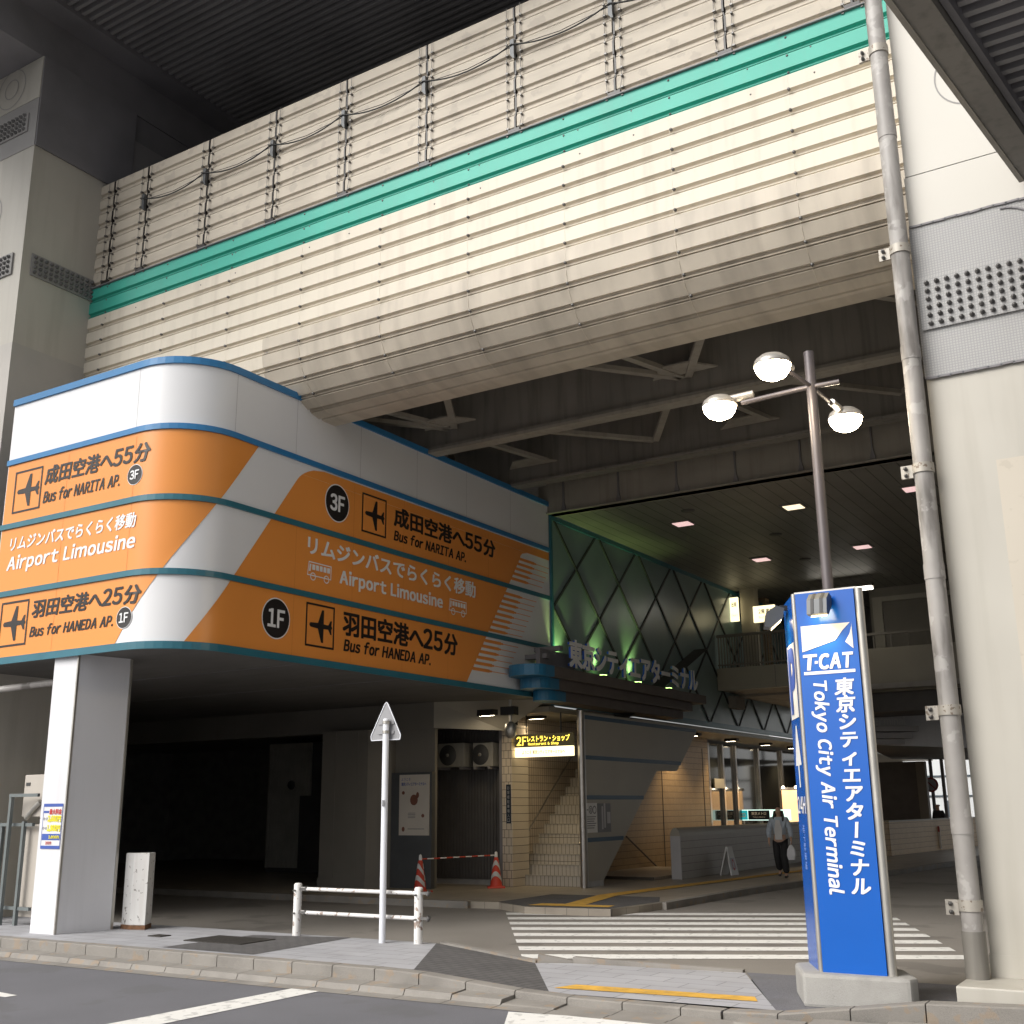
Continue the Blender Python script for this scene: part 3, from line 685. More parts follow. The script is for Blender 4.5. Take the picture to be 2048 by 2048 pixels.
# supporting column
CL = thing('sign_column', 'white square column holding up the orange bus sign', 'column', (-14.75, 11.4, 0))
part('column_shaft', MB().prism([(-15.04, 10.94), (-14.5, 10.96), (-14.34, 11.8), (-14.95, 11.85)], 0, 4.0), 'colw', CL)
part('corner_trim', MB().box(-14.515, -14.49, 10.945, 10.98, 0, 3.99), 'alu', CL); part('corner_trim', MB().box(-14.36, -14.325, 11.79, 11.83, 0, 3.99), 'alu', CL)
PO = thing('parking_poster', 'blue and white parking fee poster with yellow prices on the white column', 'poster', (-14.77, 10.93, 1.5))
x0, x1, z0, z1 = -14.97, -14.55, 1.17, 1.81
sl_y = lambda x: 10.945+(x+15.04)*.037-.012
fp = lambda o: (lambda u, v: (x0+u*(x1-x0), sl_y(x0+u*(x1-x0))-o, z0+v*(z1-z0)))
def rects(lst, f):
    m = MB()
    for a, b, c, d in lst: flat(m, [(a, b), (c, b), (c, d), (a, d)], f)
    return m
part('sheet', rects([(0, 0, 1, 1)], fp(0)), 'paperw', PO)
part('blue_blocks', rects([(0, .93, 1, 1), (.04, .19, .96, .33), (0, 0, 1, .07), (.03, .79, .3, .84), (0, .07, .02, .93), (.98, .07, 1, .93)], fp(.003)), 'bprint', PO)
m = MB(); put_text(m, '最大料金', lambda u, v: fp(.004)(.33+u*.63, .76+v*.12), bold=.04); put_text(m, '200円', lambda u, v: fp(.004)(.25+u*.3, .09+v*.07), bold=.03); part('red_lettering', m, 'red', PO)
m = MB()
for t, v0 in (('2,600円', .59), ('1,900円', .38)): put_text(m, t, lambda u, v: fp(.004)(.28+u*.66, v0+v*.14), bold=.08)
put_text(m, '2,800円', lambda u, v: fp(.006)(.4+u*.52, .22+v*.07), bold=.05); part('yellow_lettering', m, 'yel', PO)
m = MB()
for v0 in (.63, .42): put_text(m, '8-18', lambda u, v: fp(.004)(.05+u*.2, v0+v*.05)) if False else put_text(m, '○-○', lambda u, v: fp(.004)(.05+u*.2, v0+v*.06), bold=.02)
part('small_lettering', m, 'gprint', PO)

# ------------------------------------------------------------------ street furniture in front
BO = thing('bollard', 'chunky square white bollard with chipped rusty paint by the column', 'bollard', (-14.08, 12.1, 0))
part('post_body', MB().prism([(-14.31, 11.96), (-14.08, 11.92), (-13.84, 12.0), (-14.05, 12.3)], .06, 1.08), 'chip', BO, bevel=.012)
part('rusty_foot', MB().prism([(-14.315, 11.955), (-14.08, 11.915), (-13.835, 12.0), (-14.05, 12.305)], 0, .06), 'rust', BO)
GR = thing('guard_rail', 'low white pipe guard rail with two rails on the pavement edge', 'guard rail', (-10.2, 12.42, 0))
for x in (-11.25, -9.16):
    p = part('post', MB().lathe((x, 12.42, 0), [(0, .7), (.045, .695), (.057, .675), (.057, 0)], 18), 'railw', GR)
    bb = MB(); bolts(bb, 'y', 12.363, [x], [.3, .6], .014); part('bolt', bb, 'bolt', p)
for z in (.31, .62):
    part('rail', MB().tube([(-11.19, 12.42, z), (-9.2, 12.42, z)], .026, 14), 'railw', GR)
    for x, s in ((-11.19, 1), (-9.1, 1)):
        part('rail_hook', MB().box(x-.01, x+.09, 12.39, 12.45, z-.012, z+.02).tube([(x+.08, 12.42, z-.02), (x+.11, 12.42, z+.025)], .03, 8), 'bolt', GR)
RS = thing('road_sign', 'back of a small pointed grey road sign on a tall white pole', 'road sign', (-9.66, 12.3, 0))
part('pole', MB().lathe((-9.655, 12.3, 0), [(.043, 0), (.043, 2.86), (.036, 2.88), (0, 2.885)], 18), 'polew', RS)
pp = [(-9.95, 2.6), (-9.46, 2.6), (-9.45, 2.66), (-9.67, 3.08), (-9.7, 3.11), (-9.73, 3.08), (-9.96, 2.66)]
pt = part('plate', MB().prism_y(pp, 12.362, 12.368), 'platef', RS)
rimm = MB()
for a, b in zip(pp, pp[1:]+pp[:1]): rimm.bar((a[0], 12.36, a[1]), (b[0], 12.36, b[1]), .012, .012, (0, 1, 0))
part('rim', rimm, 'polew', pt)
for z in (2.7, 2.83):
    b = part('sign_bracket', MB().box(-9.83, -9.56, 12.345, 12.362, z-.022, z+.022), 'platef', RS); part('strap', MB().tube([(-9.655, 12.3, z-.02), (-9.655, 12.3, z+.02)], .05, 16), 'alu', b)
part('sticker', MB().box(-9.66, -9.62, 12.252, 12.256, 1.72, 1.8), 'gprint', RS)
# left edge: steel frame, casing and pipe under the sign
FR = thing('pipe_frame_gate', 'grey steel frame standing against the pier behind the white column', 'frame', (-16.6, 11.55, 0))
for x, y, h in ((-16.88, 11.6, 1.5), (-16.5, 11.45, 1.95), (-16.22, 11.52, 1.55)): part('upright', MB().box(x-.028, x+.028, y-.028, y+.028, 0, h), 'fence', FR)
part('top_rail', MB().bar((-16.88, 11.57, 1.5), (-16.0, 11.53, 1.5), .05, .05), 'fence', FR); part('top_rail', MB().bar((-16.5, 11.42, 1.95), (-15.9, 11.5, 1.95), .05, .05), 'fence', FR)
part('bottom_rail', MB().bar((-17.2, 11.57, .25), (-15.9, 11.53, .25), .05, .05), 'fence', FR)
EB = thing('electrical_cabinet', 'beige electrical cabinet with a box on top behind the white column', 'cabinet', (-16.2, 11.8, 0))
part('lower_case', MB().box(-16.42, -15.95, 11.62, 11.95, .12, 1.5), 'beige', EB, bevel=.01)
part('upper_case', MB().box(-16.45, -15.92, 11.62, 11.95, 1.62, 2.27), 'beige', EB, bevel=.01); part('slot', MB().box(-16.4, -16.3, 11.61, 11.625, 2.1, 2.15), 'acd', EB)
part('conduit', MB().tube([(-16.3, 11.6, 1.6), (-16.1, 11.58, 1.75), (-15.95, 11.58, 1.85)], .04, 10), 'alu', EB)
SP = tag(part('drain_pipe_run', MB().tube([(-17.3, 11.2, 3.98), (-17.28, 11.2, 3.7), (-17.2, 11.22, 3.64), (-17.0, 11.25, 3.63), (-16.0, 11.4, 3.68), (-15.0, 11.45, 3.7)], .055, 10), 'pipe'), 'grey pipe bending under the sign soffit beside the white column', 'pipe')

# ------------------------------------------------------------------ blue tower sign
TW = thing('tower_sign', 'tall blue terminal pylon sign with white lettering on a concrete base', 'sign', (-3.2, 11.4, ZL))
bpoly = [(-3.62, 10.92), (-2.66, 11.0), (-2.62, 11.12), (-2.85, 11.6), (-3.5, 12.15), (-3.92, 11.62)]
part('concrete_base', MB().prism(bpoly, ZL, .17), 'conc', TW, bevel=.03)
core = [(-3.5, 11.14), (-2.84, 11.14), (-3.05, 11.5), (-3.5, 11.95), (-3.78, 11.7)]
part('tower_core', MB().prism(core, .165, 3.76), 'flood', TW)
part('front_panel', MB().box(-3.475, -2.885, 11.098, 11.14, .168, 3.765), 'tower', TW)
sa, sb = Vector((-3.525, 11.14, 0)), Vector((-3.80, 11.7, 0))
def side(u, v, o=0):
    p = sa.lerp(sb, u); n_ = Vector((-(sb-sa).y, (sb-sa).x, 0)).normalized(); n_ = n_ if n_.x < 0 else -n_
    p = p+n_*o; return (p.x, p.y, .168+v*3.597)
m = MB(); vs = [side(k/8, v) for v in (0, 1) for k in range(9)]; m.add(vs, [(k, k+1, 10+k, 9+k) for k in range(8)], True); part('side_panel', m, 'tower', TW)
for x, y, r in ((-3.498, 11.128, .028), (-2.845, 11.135, .042)): part('corner_trim', MB().tube([(x, y, .165), (x, y, 3.77)], r, 16), 'alu', TW)
part('top_cap', MB().prism([(-3.49, 11.12), (-2.86, 11.12), (-3.06, 11.49), (-3.5, 11.93), (-3.77, 11.69)], 3.766, 3.785), 'alu', TW)
lf = lambda u, v: (-3.44+u*.51, 11.094, 3.43-v*.26)
m = MB(); flat(m, [(0, 0), (.97, 0), (.9, .13), (.81, .29), (.7, .55), (.665, .635), (0, 1)], lf); flat(m, [(1, 0), (1, 1), (.853, .72), (.95, .42), (.995, .14)], lf)
part('logo_mark', m, 'logo', TW)
m = MB(); put_text(m, 'T', lambda u, v: (-3.43+u*.125, 11.094, 2.99+v*.145), bold=.055, shear=.12); put_text(m, 'CAT', lambda u, v: (-3.275+u*.33, 11.094, 2.99+v*.145), bold=.055, shear=.14); flat(m, [(0, 0), (1, 0), (1.1, 1), (.1, 1)], lambda u, v: (-3.325+u*.028, 11.094, 3.045+v*.028)); flat(m, [(0, 0), (1, .02), (1, 1), (0, 1)], lambda u, v: (-3.44+u*.51, 11.094, 2.94+v*.03))
part('short_name', m, 'lwhite', TW)
m = MB()
for k, ch in enumerate('東京シティエアターミナル'):
    z = 2.89-.169*(k+1)
    vs, fs, _ = text2d(ch, fit=False)
    if ch == 'ー': vs = [(v, u) for u, v in vs]
    put_glyphs(m, vs, fs, lambda u, v: (-3.145+u*.19+(v-.5)*.02, 11.094, z+v*.172), .035, 1)
part('vertical_lettering', m, 'lwhite', TW)
m = MB(); put_text(m, 'Tokyo City Air Terminal', lambda u, v: (-3.39+v*.175, 11.094, 2.87-u*2.0), bold=.03, shear=.15); part('english_lettering', m, 'lwhite', TW)
m = MB(); flat(m, [(.1, .66), (.9, .66), (.9, .87), (.1, .87)], lambda u, v: side(u, v, .004)); part('parking_square', m, 'logo', TW)
m = MB(); put_text(m, 'P', lambda u, v: side(.72-u*.5, .685+v*.165, .008), bold=.09) ; part('parking_letter', m, 'bprint', TW)
m = MB()
flat(m, [(.2, .53), (.46, .645), (.46, .53)], lambda u, v: side(u, v, .004)); flat(m, [(.54, .645), (.8, .53), (.54, .53)], lambda u, v: side(u, v, .004)); flat(m, [(.44, .47), (.56, .47), (.56, .64), (.44, .64)], lambda u, v: side(u, v, .004))
put_text(m, '24H', lambda u, v: side(.9-u*.8, .4+v*.045, .004), bold=.03)
part('side_marks', m, 'lwhite', TW)
m = MB(); put_text(m, '地下駐車場', lambda u, v: side(.58-v*.2, .37-u*.12, .004)); part('side_lettering', m, 'dimwhite', TW)
def spot(name, loc, target, energy, size, col, blend=.5, rad=.04, parent=None):
    l = bpy.data.lights.new(name, 'SPOT'); l.energy = energy; l.spot_size = R(size); l.spot_blend = blend; l.color = col; l.shadow_soft_size = rad
    o = bpy.data.objects.new(name, l); COL.objects.link(o); p = Vector(loc)
    o.rotation_euler = (p-Vector(target)).to_track_quat('Z', 'Y').to_euler(); 
    if parent: o.parent = parent; o.location = p-wloc(parent)
    else: o.location = p
    return o
def flood(x, y, z, nx, ny):
    n_ = Vector((nx, ny, 0)).normalized(); t_ = Vector((-n_.y, n_.x, 0)); c = Vector((x, y, z))
    q = lambda a, b, h: tuple(c+n_*a+t_*b+Vector((0, 0, h)))
    b = MB(); w = .1
    pr = [(.02, .02), (.1, .05), (.2, -.02), (.23, -.17), (.16, -.18), (.04, -.08)]
    vs = [q(a, -w, h) for a, h in pr]+[q(a, w, h) for a, h in pr]; n = len(pr)
    b.add(vs, [list(range(n)), [n+i for i in range(n)][::-1]]+[(i, (i+1) % n, n+(i+1) % n, n+i) for i in range(n)])
    f = part('floodlight', b, 'flood', TW)
    for s in (-.045, .045): part('fin', MB().add([q(.1, s-.015, .055), q(.205, s-.015, -.015), q(.237, s-.015, -.17), q(.1, s+.015, .055), q(.205, s+.015, -.015), q(.237, s+.015, -.17)], [(0, 1, 4, 3), (1, 2, 5, 4)]), 'hood', f)
    part('mount_arm', MB().bar(q(-.05, 0, .03), q(.06, 0, .04), .05, .05), 'hood', f)
    part('lens', MB().add([q(.05, -w*.8, -.095), q(.155, -w*.8, -.19), q(.155, w*.8, -.19), q(.05, w*.8, -.095)], [(0, 1, 2, 3)]), 'floodl', f)
    spot('flood_lamp', q(.15, 0, -.22), q(-.02, 0, -.75), 12, 110, (1, .72, .36), 1, .05, f)
flood(-3.2, 11.1, 3.68, 0, -1)
flood(-3.7, 11.45, 3.66, -1, -.45)

# street lamp with three heads
ST = thing('street_lamp', 'brown street lamp with three lit globes behind the blue pylon', 'street lamp', (-3.47, 12.3, ZL))
part('pole', MB().tube([(-3.47, 12.3, ZL), (-3.47, 12.3, 6.84)], .062, 8), 'lamp_pole', ST)
part('base_plate', MB().box(-3.62, -3.32, 12.15, 12.45, ZL, ZL+.05), 'lamp_pole', ST)
part('cross_arm', MB().tube([(-4.3, 12.22, 6.35), (-3.6, 12.28, 6.4), (-3.15, 12.32, 6.41)], .03, 10), 'lamp_pole', ST)
part('cross_arm', MB().tube([(-3.6, 11.6, 6.47), (-3.47, 12.3, 6.41), (-3.39, 13.1, 6.36)], .024, 10), 'lamp_pole', ST)
def head(c, d):
    c = Vector(c); d = Vector(d).normalized()
    prof = [(0, .13), (.06, .128), (.13, .11), (.19, .06), (.21, .01), (.205, -.01)]
    h = part('lamp_housing', MB().lathe(c, prof, 24), 'lamp_house', ST)
    part('arm_socket', MB().tube([c+d*.1+Vector((0, 0, .06)), c+d*.42+Vector((0, 0, .085))], [.05, .045], 10), 'lamp_house', h)
    part('globe', MB().lathe(c, [(.2, -.012), (.185, -.07), (.14, -.13), (.07, -.165), (0, -.172)], 24), 'globe', h)
head((-4.57, 12.2, 6.36), (1, .1, 0)); head((-3.64, 11.44, 6.42), (.2, .95, 0)); head((-3.36, 13.28, 6.29), (-.1, -1, 0))

# ------------------------------------------------------------------ terminal building
TB = thing('terminal_building', 'city air terminal building with lattice clad wall, plank ceiling and tiled ground floor', 'building', (-18, 30, 0))
X0 = -12.44
part('upper_wall', MB().box(-45, 20, 33.5, 34, 8.6, 30), 'wall_up', TB)
part('lattice_wall', MB().box(X0-.3, X0, 21.76, 60, 4.0, 8.2), 'lattice', TB)
lt = MB(); 
for k in range(-1, 17):
    y0 = 21.86+2.26*k
    for sgn in (1, -1):
        a = [y0, 8.2]; b = [y0+sgn*4.45, 4.0]
        # clip to the wall start
        if sgn == 1 and a[0] < 21.8:
            t = (21.8-a[0])/4.45; a = [21.8, 8.2-4.2*t]
        if sgn == -1 and b[0] < 21.8:
            if a[0] <= 21.9: continue
            t = (a[0]-21.8)/4.45; b = [21.8, 8.2-4.2*t]
        if a[0] > 58: continue
        lt.bar((X0+.012+.006*sgn, a[0], a[1]), (X0+.012+.006*sgn, b[0], b[1]), .06, .03, (1, 0, 0))
part('lattice_bars', lt, 'latbar', TB)
part('wall_trim', MB().box(X0-.02, X0+.05, 21.74, 60, 8.1, 8.21).box(X0-.02, X0+.05, 21.74, 21.82, 4.0, 8.1).box(X0-.02, X0+.06, 21.74, 60, 3.86, 4.0), 'tealtrim', TB)
part('plank_ceiling', MB().box(X0+.06, 6, 21.95, 33.4, 8.215, 8.3), 'ceil', TB)
part('far_ceiling', MB().box(-20, 6, 33.45, 47, 8.4, 8.5), 'ceil', TB)
gd = part('ceiling_girder', MB().box(X0, 8, 21.7, 21.94, 8.2, 9.0).box(X0, 8, 21.62, 21.99, 8.2, 8.23), 'brace', TB)
for x in (-12.0, -10.6, -9.2, -7.86, -6.46, -5.02, -3.6): part('stiffener', MB().prism_y([(x-.018, 9.0), (x+.018, 9.0), (x+.018, 8.45), (x+.06, 8.25), (x-.06, 8.25), (x-.018, 8.45)], 21.66, 21.7), 'dark', gd)
part('left_return', MB().box(X0-.25, X0, 21.73, 21.76, 4.0, 8.9), 'brace', TB)
# ground floor below
part('entrance_soffit', MB().prism([(-16.0, 22.2), (-12.5, 21.72), (-12.4, 60), (-16, 60)], 3.72, 3.84), 'cream', TB)
part('garage_beam', MB().box(-30, -14.9, 20.7, 21.1, 3.42, 3.995), 'wallg', TB)
part('flared_soffit', MB().add([(-14.9, 20.7, 3.995), (-12.5, 21.7, 3.995), (-12.5, 22.2, 3.72), (-14.9, 21.1, 3.42), (-14.9, 22.2, 3.72)], [(0, 1, 2, 4, 3)]).add([(-14.9, 20.7, 3.995), (-14.9, 20.7, 3.42), (-13.6, 21.6, 3.35), (-12.5, 21.7, 3.995)], [(0, 1, 2, 3)]), 'cream', TB)
part('rear_wall', MB().box(-34, -16.1, 30, 30.3, -.3, 4).box(-21.3, -20.5, 11.95, 12.6, -.3, 4).box(-34, -33.7, 11.5, 30, -.3, 4.0).box(-34, -21.2, 11.6, 11.9, -.3, 4), 'black', TB)
part('garage_ceiling', MB().box(-34, -14.9, 21.1, 30, 3.75, 3.95), 'black', TB)
sl2 = MB(); 
for k in range(16): sl2.box(-23.3+k*.1, -23.3+k*.1+.088, 24.3, 24.36, 0.12, 3.5)
part('slatted_wall', sl2, 'slatg', TB); part('slat_backing', MB().box(-23.3, -20.6, 24.36, 24.5, 0, 3.5), 'slat', TB)
part('service_door', MB().box(-22.05, -21.3, 24.27, 24.3, 0, 2.05), 'slat', TB)
part('wall_vent', MB().lathe((-22.4, 24.3, 2.35), [(0, -.06), (.1, -.06), (.13, 0)], 16, 'y'), 'acd', TB)
gp = part('garage_pillar', MB().box(-17.75, -16.4, 20.25, 22, .18, 3.42).prism([(-16.399, 20.25), (-16.0, 20.6), (-16.0, 22), (-16.399, 22)], .18, 3.42), 'wallg', TB)
part('pillar_base', MB().prism([(-17.77, 20.23), (-16.4, 20.23), (-15.99, 20.59), (-15.99, 22), (-17.77, 22)], 0, .179), 'wallg', gp)
part('pillar_seam', MB().box(-17.35, -17.335, 20.243, 20.25, .2, 3.4).box(-16.7, -16.685, 20.243, 20.25, .2, 3.4), 'gsteel', gp)
part('board_wall', MB().box(-16.0, -14.9, 20.75, 20.85, 0, 3.42), 'wallg', TB)
part('dark_board', MB().box(-16.0, -14.885, 20.62, 20.75, 0, 2.46), 'flood', TB)
sl3 = MB()
for k in range(25): sl3.box(-15.98+k*.084, -15.98+k*.084+.07, 22.22, 22.26, .12, 3.5)
part('slatted_wall', sl3, 'slat', TB); part('slat_backing', MB().box(-16.0, -13.86, 22.26, 22.4, 0, 3.6), 'black', TB)
part('dark_post', MB().box(-13.97, -13.89, 21.95, 22.22, 0, 3.4), 'dark', TB)
# tiled stair wall: front pier and side wall
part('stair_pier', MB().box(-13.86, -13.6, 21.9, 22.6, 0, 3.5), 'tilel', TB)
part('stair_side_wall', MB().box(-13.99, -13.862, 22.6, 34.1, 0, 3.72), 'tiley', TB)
part('buff_tile_wall', MB().box(-13.861, -13.85, 25.6, 34.1, 0, 3.715), 'tileb', TB)
for y in (30.5, 33.6): part('tile_joint', MB().box(-13.85, -13.84, y-.02, y+.02, 0, 3.4), 'brown', TB)
stp = MB()
for k in range(13):
    y = 22.42+.265*k; z = .215*(k+1)
    stp.box(-13.6 if k == 0 else -13.86, -12.06, y, y+.27 if k < 12 else y+2, z-.215, z)
part('stairs', stp, 'tiles', TB)
ns = MB()
for k in range(13):
    y = 22.42+.265*k; z = .215*(k+1); ns.box(-13.59 if k == 0 else -13.85, -12.06, y-.014, y+.05, z, z+.014)
part('stair_nosing', ns, 'cream', TB)
part('stair_ceiling', MB().add([(-13.9, 24.6, 3.7), (-12.0, 24.6, 3.7), (-12.0, 30, 6), (-13.9, 30, 6)], [(0, 1, 2, 3)]), 'slat', TB)
pn = part('stair_panel', MB().prism_x([(22.35, .12), (23.09, .12), (26.1, 2.52), (27.3, 2.54), (27.65, 2.75), (28.9, 3.72), (22.35, 3.72)], -12.06, -11.98), 'cream', TB)
part('panel_base', MB().box(-12.07, -11.99, 22.35, 23.1, 0, .12), 'steel', pn)
sm = MB()
for z, y1 in ((.98, 24.12), (1.88, 25.28), (2.74, 27.6), (3.62, 28.7)): sm.box(-11.98, -11.972, 22.36, y1, z-.045, z+.045)
part('stripes', sm, 'navy', pn)
part('steel_post', MB().tube([(-12.0, 22.24, 0), (-12.0, 22.24, 3.75)], .085, 18), 'steel', TB)
part('low_step', MB().box(-13.84, -11.7, 25.1, 29.5, 0, .07), 'tiley', TB)
hr = MB().tube([(-13.79, 22.5, .86), (-13.79, 22.62, .93), (-13.79, 25.2, 3.02)], .022, 10); part('handrail', hr, 'steel', TB)
hr = MB().tube([(-12.12, 22.38, .95), (-12.14, 22.3, .9), (-12.16, 22.42, .96), (-12.16, 25, 3.05)], .022, 10); part('handrail', hr, 'steel', TB)
hr = MB().tube([(-13.79, 27.95, .9), (-13.79, 29.85, .02)], .022, 10); part('handrail', hr, 'brown', TB)
# glazed entrance on the same wall line
gl = part('glass_front', MB().box(-13.95, -13.93, 34.1, 46, .1, 3.6), 'glass', TB)
for y in (34.12, 35.35, 36.5, 38.7, 41.2, 43.5): part('mullion', MB().box(-13.96, -13.84, y-.06, y+.06, 0, 3.6), 'steel', gl)
part('interior_back', MB().box(-20, -19.9, 34, 60, 0, 3.8).box(-20, -13.9, 60, 60.2, 0, 3.8), 'black', TB)
part('right_fascia', MB().box(-9.6, 8, 34, 34.2, 4.86, 6.15), 'cream', TB)
part('right_rear_wall', MB().box(-9, 8, 36.5, 36.7, 6.2, 8.4), 'wallg', TB)
part('window_frame', MB().box(-8.9, -8.6, 36.42, 36.5, 6.2, 8.1).box(-8.6, 4, 36.42, 36.5, 7.95, 8.1).box(-8.6, 4, 36.42, 36.5, 6.2, 6.35), 'cream', TB)
part('dark_gap_block', MB().box(-9.6, 8, 34.25, 36.4, 4.3, 4.86), 'slat', TB)  # shade of the gap under the fascia, put in as a dark block
# 2F gallery
bf = part('balcony_front', MB().box(X0+.02, -9.3, 31.6, 31.72, 4.95, 5.6), 'cream', TB)
part('balcony_seam', MB().box(-10.65, -10.63, 31.594, 31.6, 4.97, 5.58), 'dark', bf)
part('balcony_floor', MB().box(X0+.02, -9.3, 31.72, 33.4, 4.97, 5.1).box(-14, 8, 33.4, 40, 4.9, 5.05), 'black', TB)
rl_ = MB().box(X0+.05, -9.3, 31.62, 31.7, 6.52, 6.6).box(X0+.05, -9.3, 31.63, 31.69, 5.68, 5.72)
for k in range(36): rl_.box(X0+.08+k*.087, X0+.08+k*.087+.03, 31.645, 31.675, 5.6, 6.52)
part('balcony_railing', rl_, 'wallg', TB)
rl_ = MB().box(-9.0, 8, 34.03, 34.1, 6.55, 6.62)
for k in range(30): rl_.box(-8.9+k*.5, -8.9+k*.5+.04, 34.04, 34.09, 6.15, 6.55)
part('balcony_railing', rl_, 'wallg', TB)
part('gallery_pillar', MB().box(-12.15, -11.7, 33.2, 33.6, 5.05, 8.4), 'cream', TB)
part('gallery_wall', MB().box(-20, -8, 40, 40.2, 5.05, 8.4), 'slat', TB); part('tile_pillar', MB().box(-12.9, -12.3, 36, 36.4, 5.05, 8.4), 'tileb', TB)
part('unseen_light_block', MB().box(3.2, 3.6, 14.6, 34, -.3, 30), 'wall_up', TB)  # unseen wall added to keep sky light off the faces turned right
# closing walls far behind
part('side_wall', MB().box(X0-.31, X0-.3, 21.8, 60, 4, 8.3), 'black', TB)

def lit_sign(name, label, loc, w, h, d, axis='y'): pass
t = thing('hanging_sign', 'left of two lit yellow signs up on the second floor gallery, nearer the lattice wall', 'sign', (-12.35, 33.1, 7.5))
part('panel', MB().box(-12.42, -12.16, 33.0, 33.08, 7.2, 7.95), 'signl', t); m = MB(); put_text(m, '出発', rect_on(-12.36, 7.65, .16, .14, 32.99), bold=.03); put_text(m, 'Check in', rect_on(-12.38, 7.35, .2, .08, 32.99)); part('lettering', m, 'gprint', t)
t = thing('hanging_sign', 'right of two lit yellow signs up on the second floor gallery, beside the pale pillar', 'sign', (-11.3, 33.1, 7.4))
part('panel', MB().box(-11.68, -11.0, 33.0, 33.08, 7.1, 7.6), 'signl', t); m = MB(); put_text(m, '2階 案内', rect_on(-11.5, 7.35, .45, .14, 32.99), bold=.03); put_text(m, 'Restaurant', rect_on(-11.5, 7.2, .4, .08, 32.99)); part('lettering', m, 'gprint', t)

# ceiling lights
pos = [(-10.17, 24.23, 'cpink', 'pink square ceiling light nearest the lattice wall and the girder'), (-7.45, 24.19, 'cwarm', 'brighter cream square ceiling light beside the street lamp pole'),
       (-10.0, 29.2, 'cpink', 'pink square ceiling light deeper in, nearest the balcony'), (-7.25, 29.2, 'cpink', 'pink square ceiling light deeper in, to the right of the lamp pole'), (-4.81, 24.15, 'cpink', 'pink square ceiling light half hidden behind the drainpipe')]
for x, y, m_, lab in pos:
    t = thing('ceiling_light', lab, 'ceiling light', (x, y, 8.215), 'square ceiling lights of the entrance hall')
    part('housing', MB().box(x-.25, x+.25, y-.25, y+.25, 8.19, 8.214), 'ceil', t); part('lamp_panel', MB().box(x-.2, x+.2, y-.19, y+.19, 8.178, 8.189), m_, t)
for x, y in ((-9.6, 23.2), (-8.7, 26.6), (-9.0, 29.9)):
    tag(part('ceiling_speaker', MB().lathe((x, y, 8.215), [(.16, 0), (.15, -.02), (0, -.02)], 18), 'slat'), 'small round dark ceiling grille set in the plank ceiling', 'ceiling grille', 'round ceiling grilles')
t = thing('strip_light', 'long bright strip light on the ceiling just above the blue pylon', 'ceiling light', (-9.6, 33, 7.9)); part('tube_cover', MB().box(-9.9, -8.1, 33.2, 33.42, 7.82, 7.9), 'strip', t); part('housing', MB().box(-9.95, -8.05, 33.18, 33.44, 7.9, 8.0), 'wallg', t)

# large lettering sign on stepped tiers
LS = thing('terminal_letter_sign', 'grey and blue three dimensional terminal name lettering on dark stepped tiers', 'sign', (-11.9, 24, 4))
def tier(y0, y1, xo, z0, z1):
    r = (xo-(X0+.05))/2; xc = X0+.05+r; m = MB(); pl = [(xc-r, y1), (xc-r, y0+.0)]
    a = [(xc+r*cos(pi+pi*k/12), y0+.35-.35*sin(pi*k/12)) for k in range(13)]
    t = part('tier', MB().prism([(xo, y1), (X0+.05, y1), (X0+.05, y0+.72), (xo, y0+.72)], z0, z1), 'brown', LS)
    part('rounded_end', MB().prism([(xo, y0+.719), (X0+.05, y0+.719)]+a[::1], z0-.003, z1+.003), 'blueend', t)
tier(19.6, 28.5, -11.55, 4.30, 4.52); tier(20.05, 27.9, -11.7, 4.08, 4.29); tier(20.6, 27.6, -11.85, 3.87, 4.07)
part('bracket', MB().box(X0, -11.9, 20.6, 20.75, 4.75, 4.85).box(X0, -11.8, 21.0, 21.15, 4.95, 5.05).box(-12.1, -12.0, 20.5, 22, 4.5, 4.95), 'dark', LS)
for k, ch in enumerate('東京シティエアターミナル'):
    vs, fs, _ = text2d(ch, fit=False); y = 21.06+k*.587
    nv = len(vs)
    nv = len(vs)
    bl = MB(); 
    front = [(-11.6, y-.01+u*.6, 4.57+v*.63) for u, v in vs]
    fm_ = MB(); put_glyphs(fm_, vs, fs, lambda u, v: (-11.6, y+u*.6, 4.57+v*.63), .042, 1); l = part('letter', fm_, 'letterf', LS)
    # extruded body behind the face
    from collections import Counter
    ec = Counter(); 
    for f in fs:
        for a, b in zip(f, f[1:]+f[:1]): ec[(min(a, b), max(a, b))] += 1
    back = [(-11.655, p[1], p[2]) for p in front]; f2 = [(-11.606, p[1], p[2]) for p in front]
    bl.add(f2+back, [list(reversed([i+nv for i in f])) for f in fs]+[(a, b, b+nv, a+nv) for (a, b), c in ec.items() if c == 1])
    part('letter_body', bl, 'lblue', l)
for y in (21.9, 23.75, 25.65, 27.5):
    t = thing('uplight', None, 'uplight', (-12.2, y, 4.6), 'green uplights behind the name lettering'); t['label'] = 'green uplight shining up the lattice wall from behind the name lettering'
    part('lamp_case', MB().box(-12.28, -12.1, y-.1, y+.1, 4.53, 4.68), 'hood', t, bevel=.01); part('lens', MB().box(-12.27, -12.12, y-.08, y+.08, 4.681, 4.69), 'green', t)
    spot('green_lamp', (-12.26, y, 4.72), (-12.4, y+.08, 5.5), 70, 66, (.68, 1, .3), 1, .05, t)

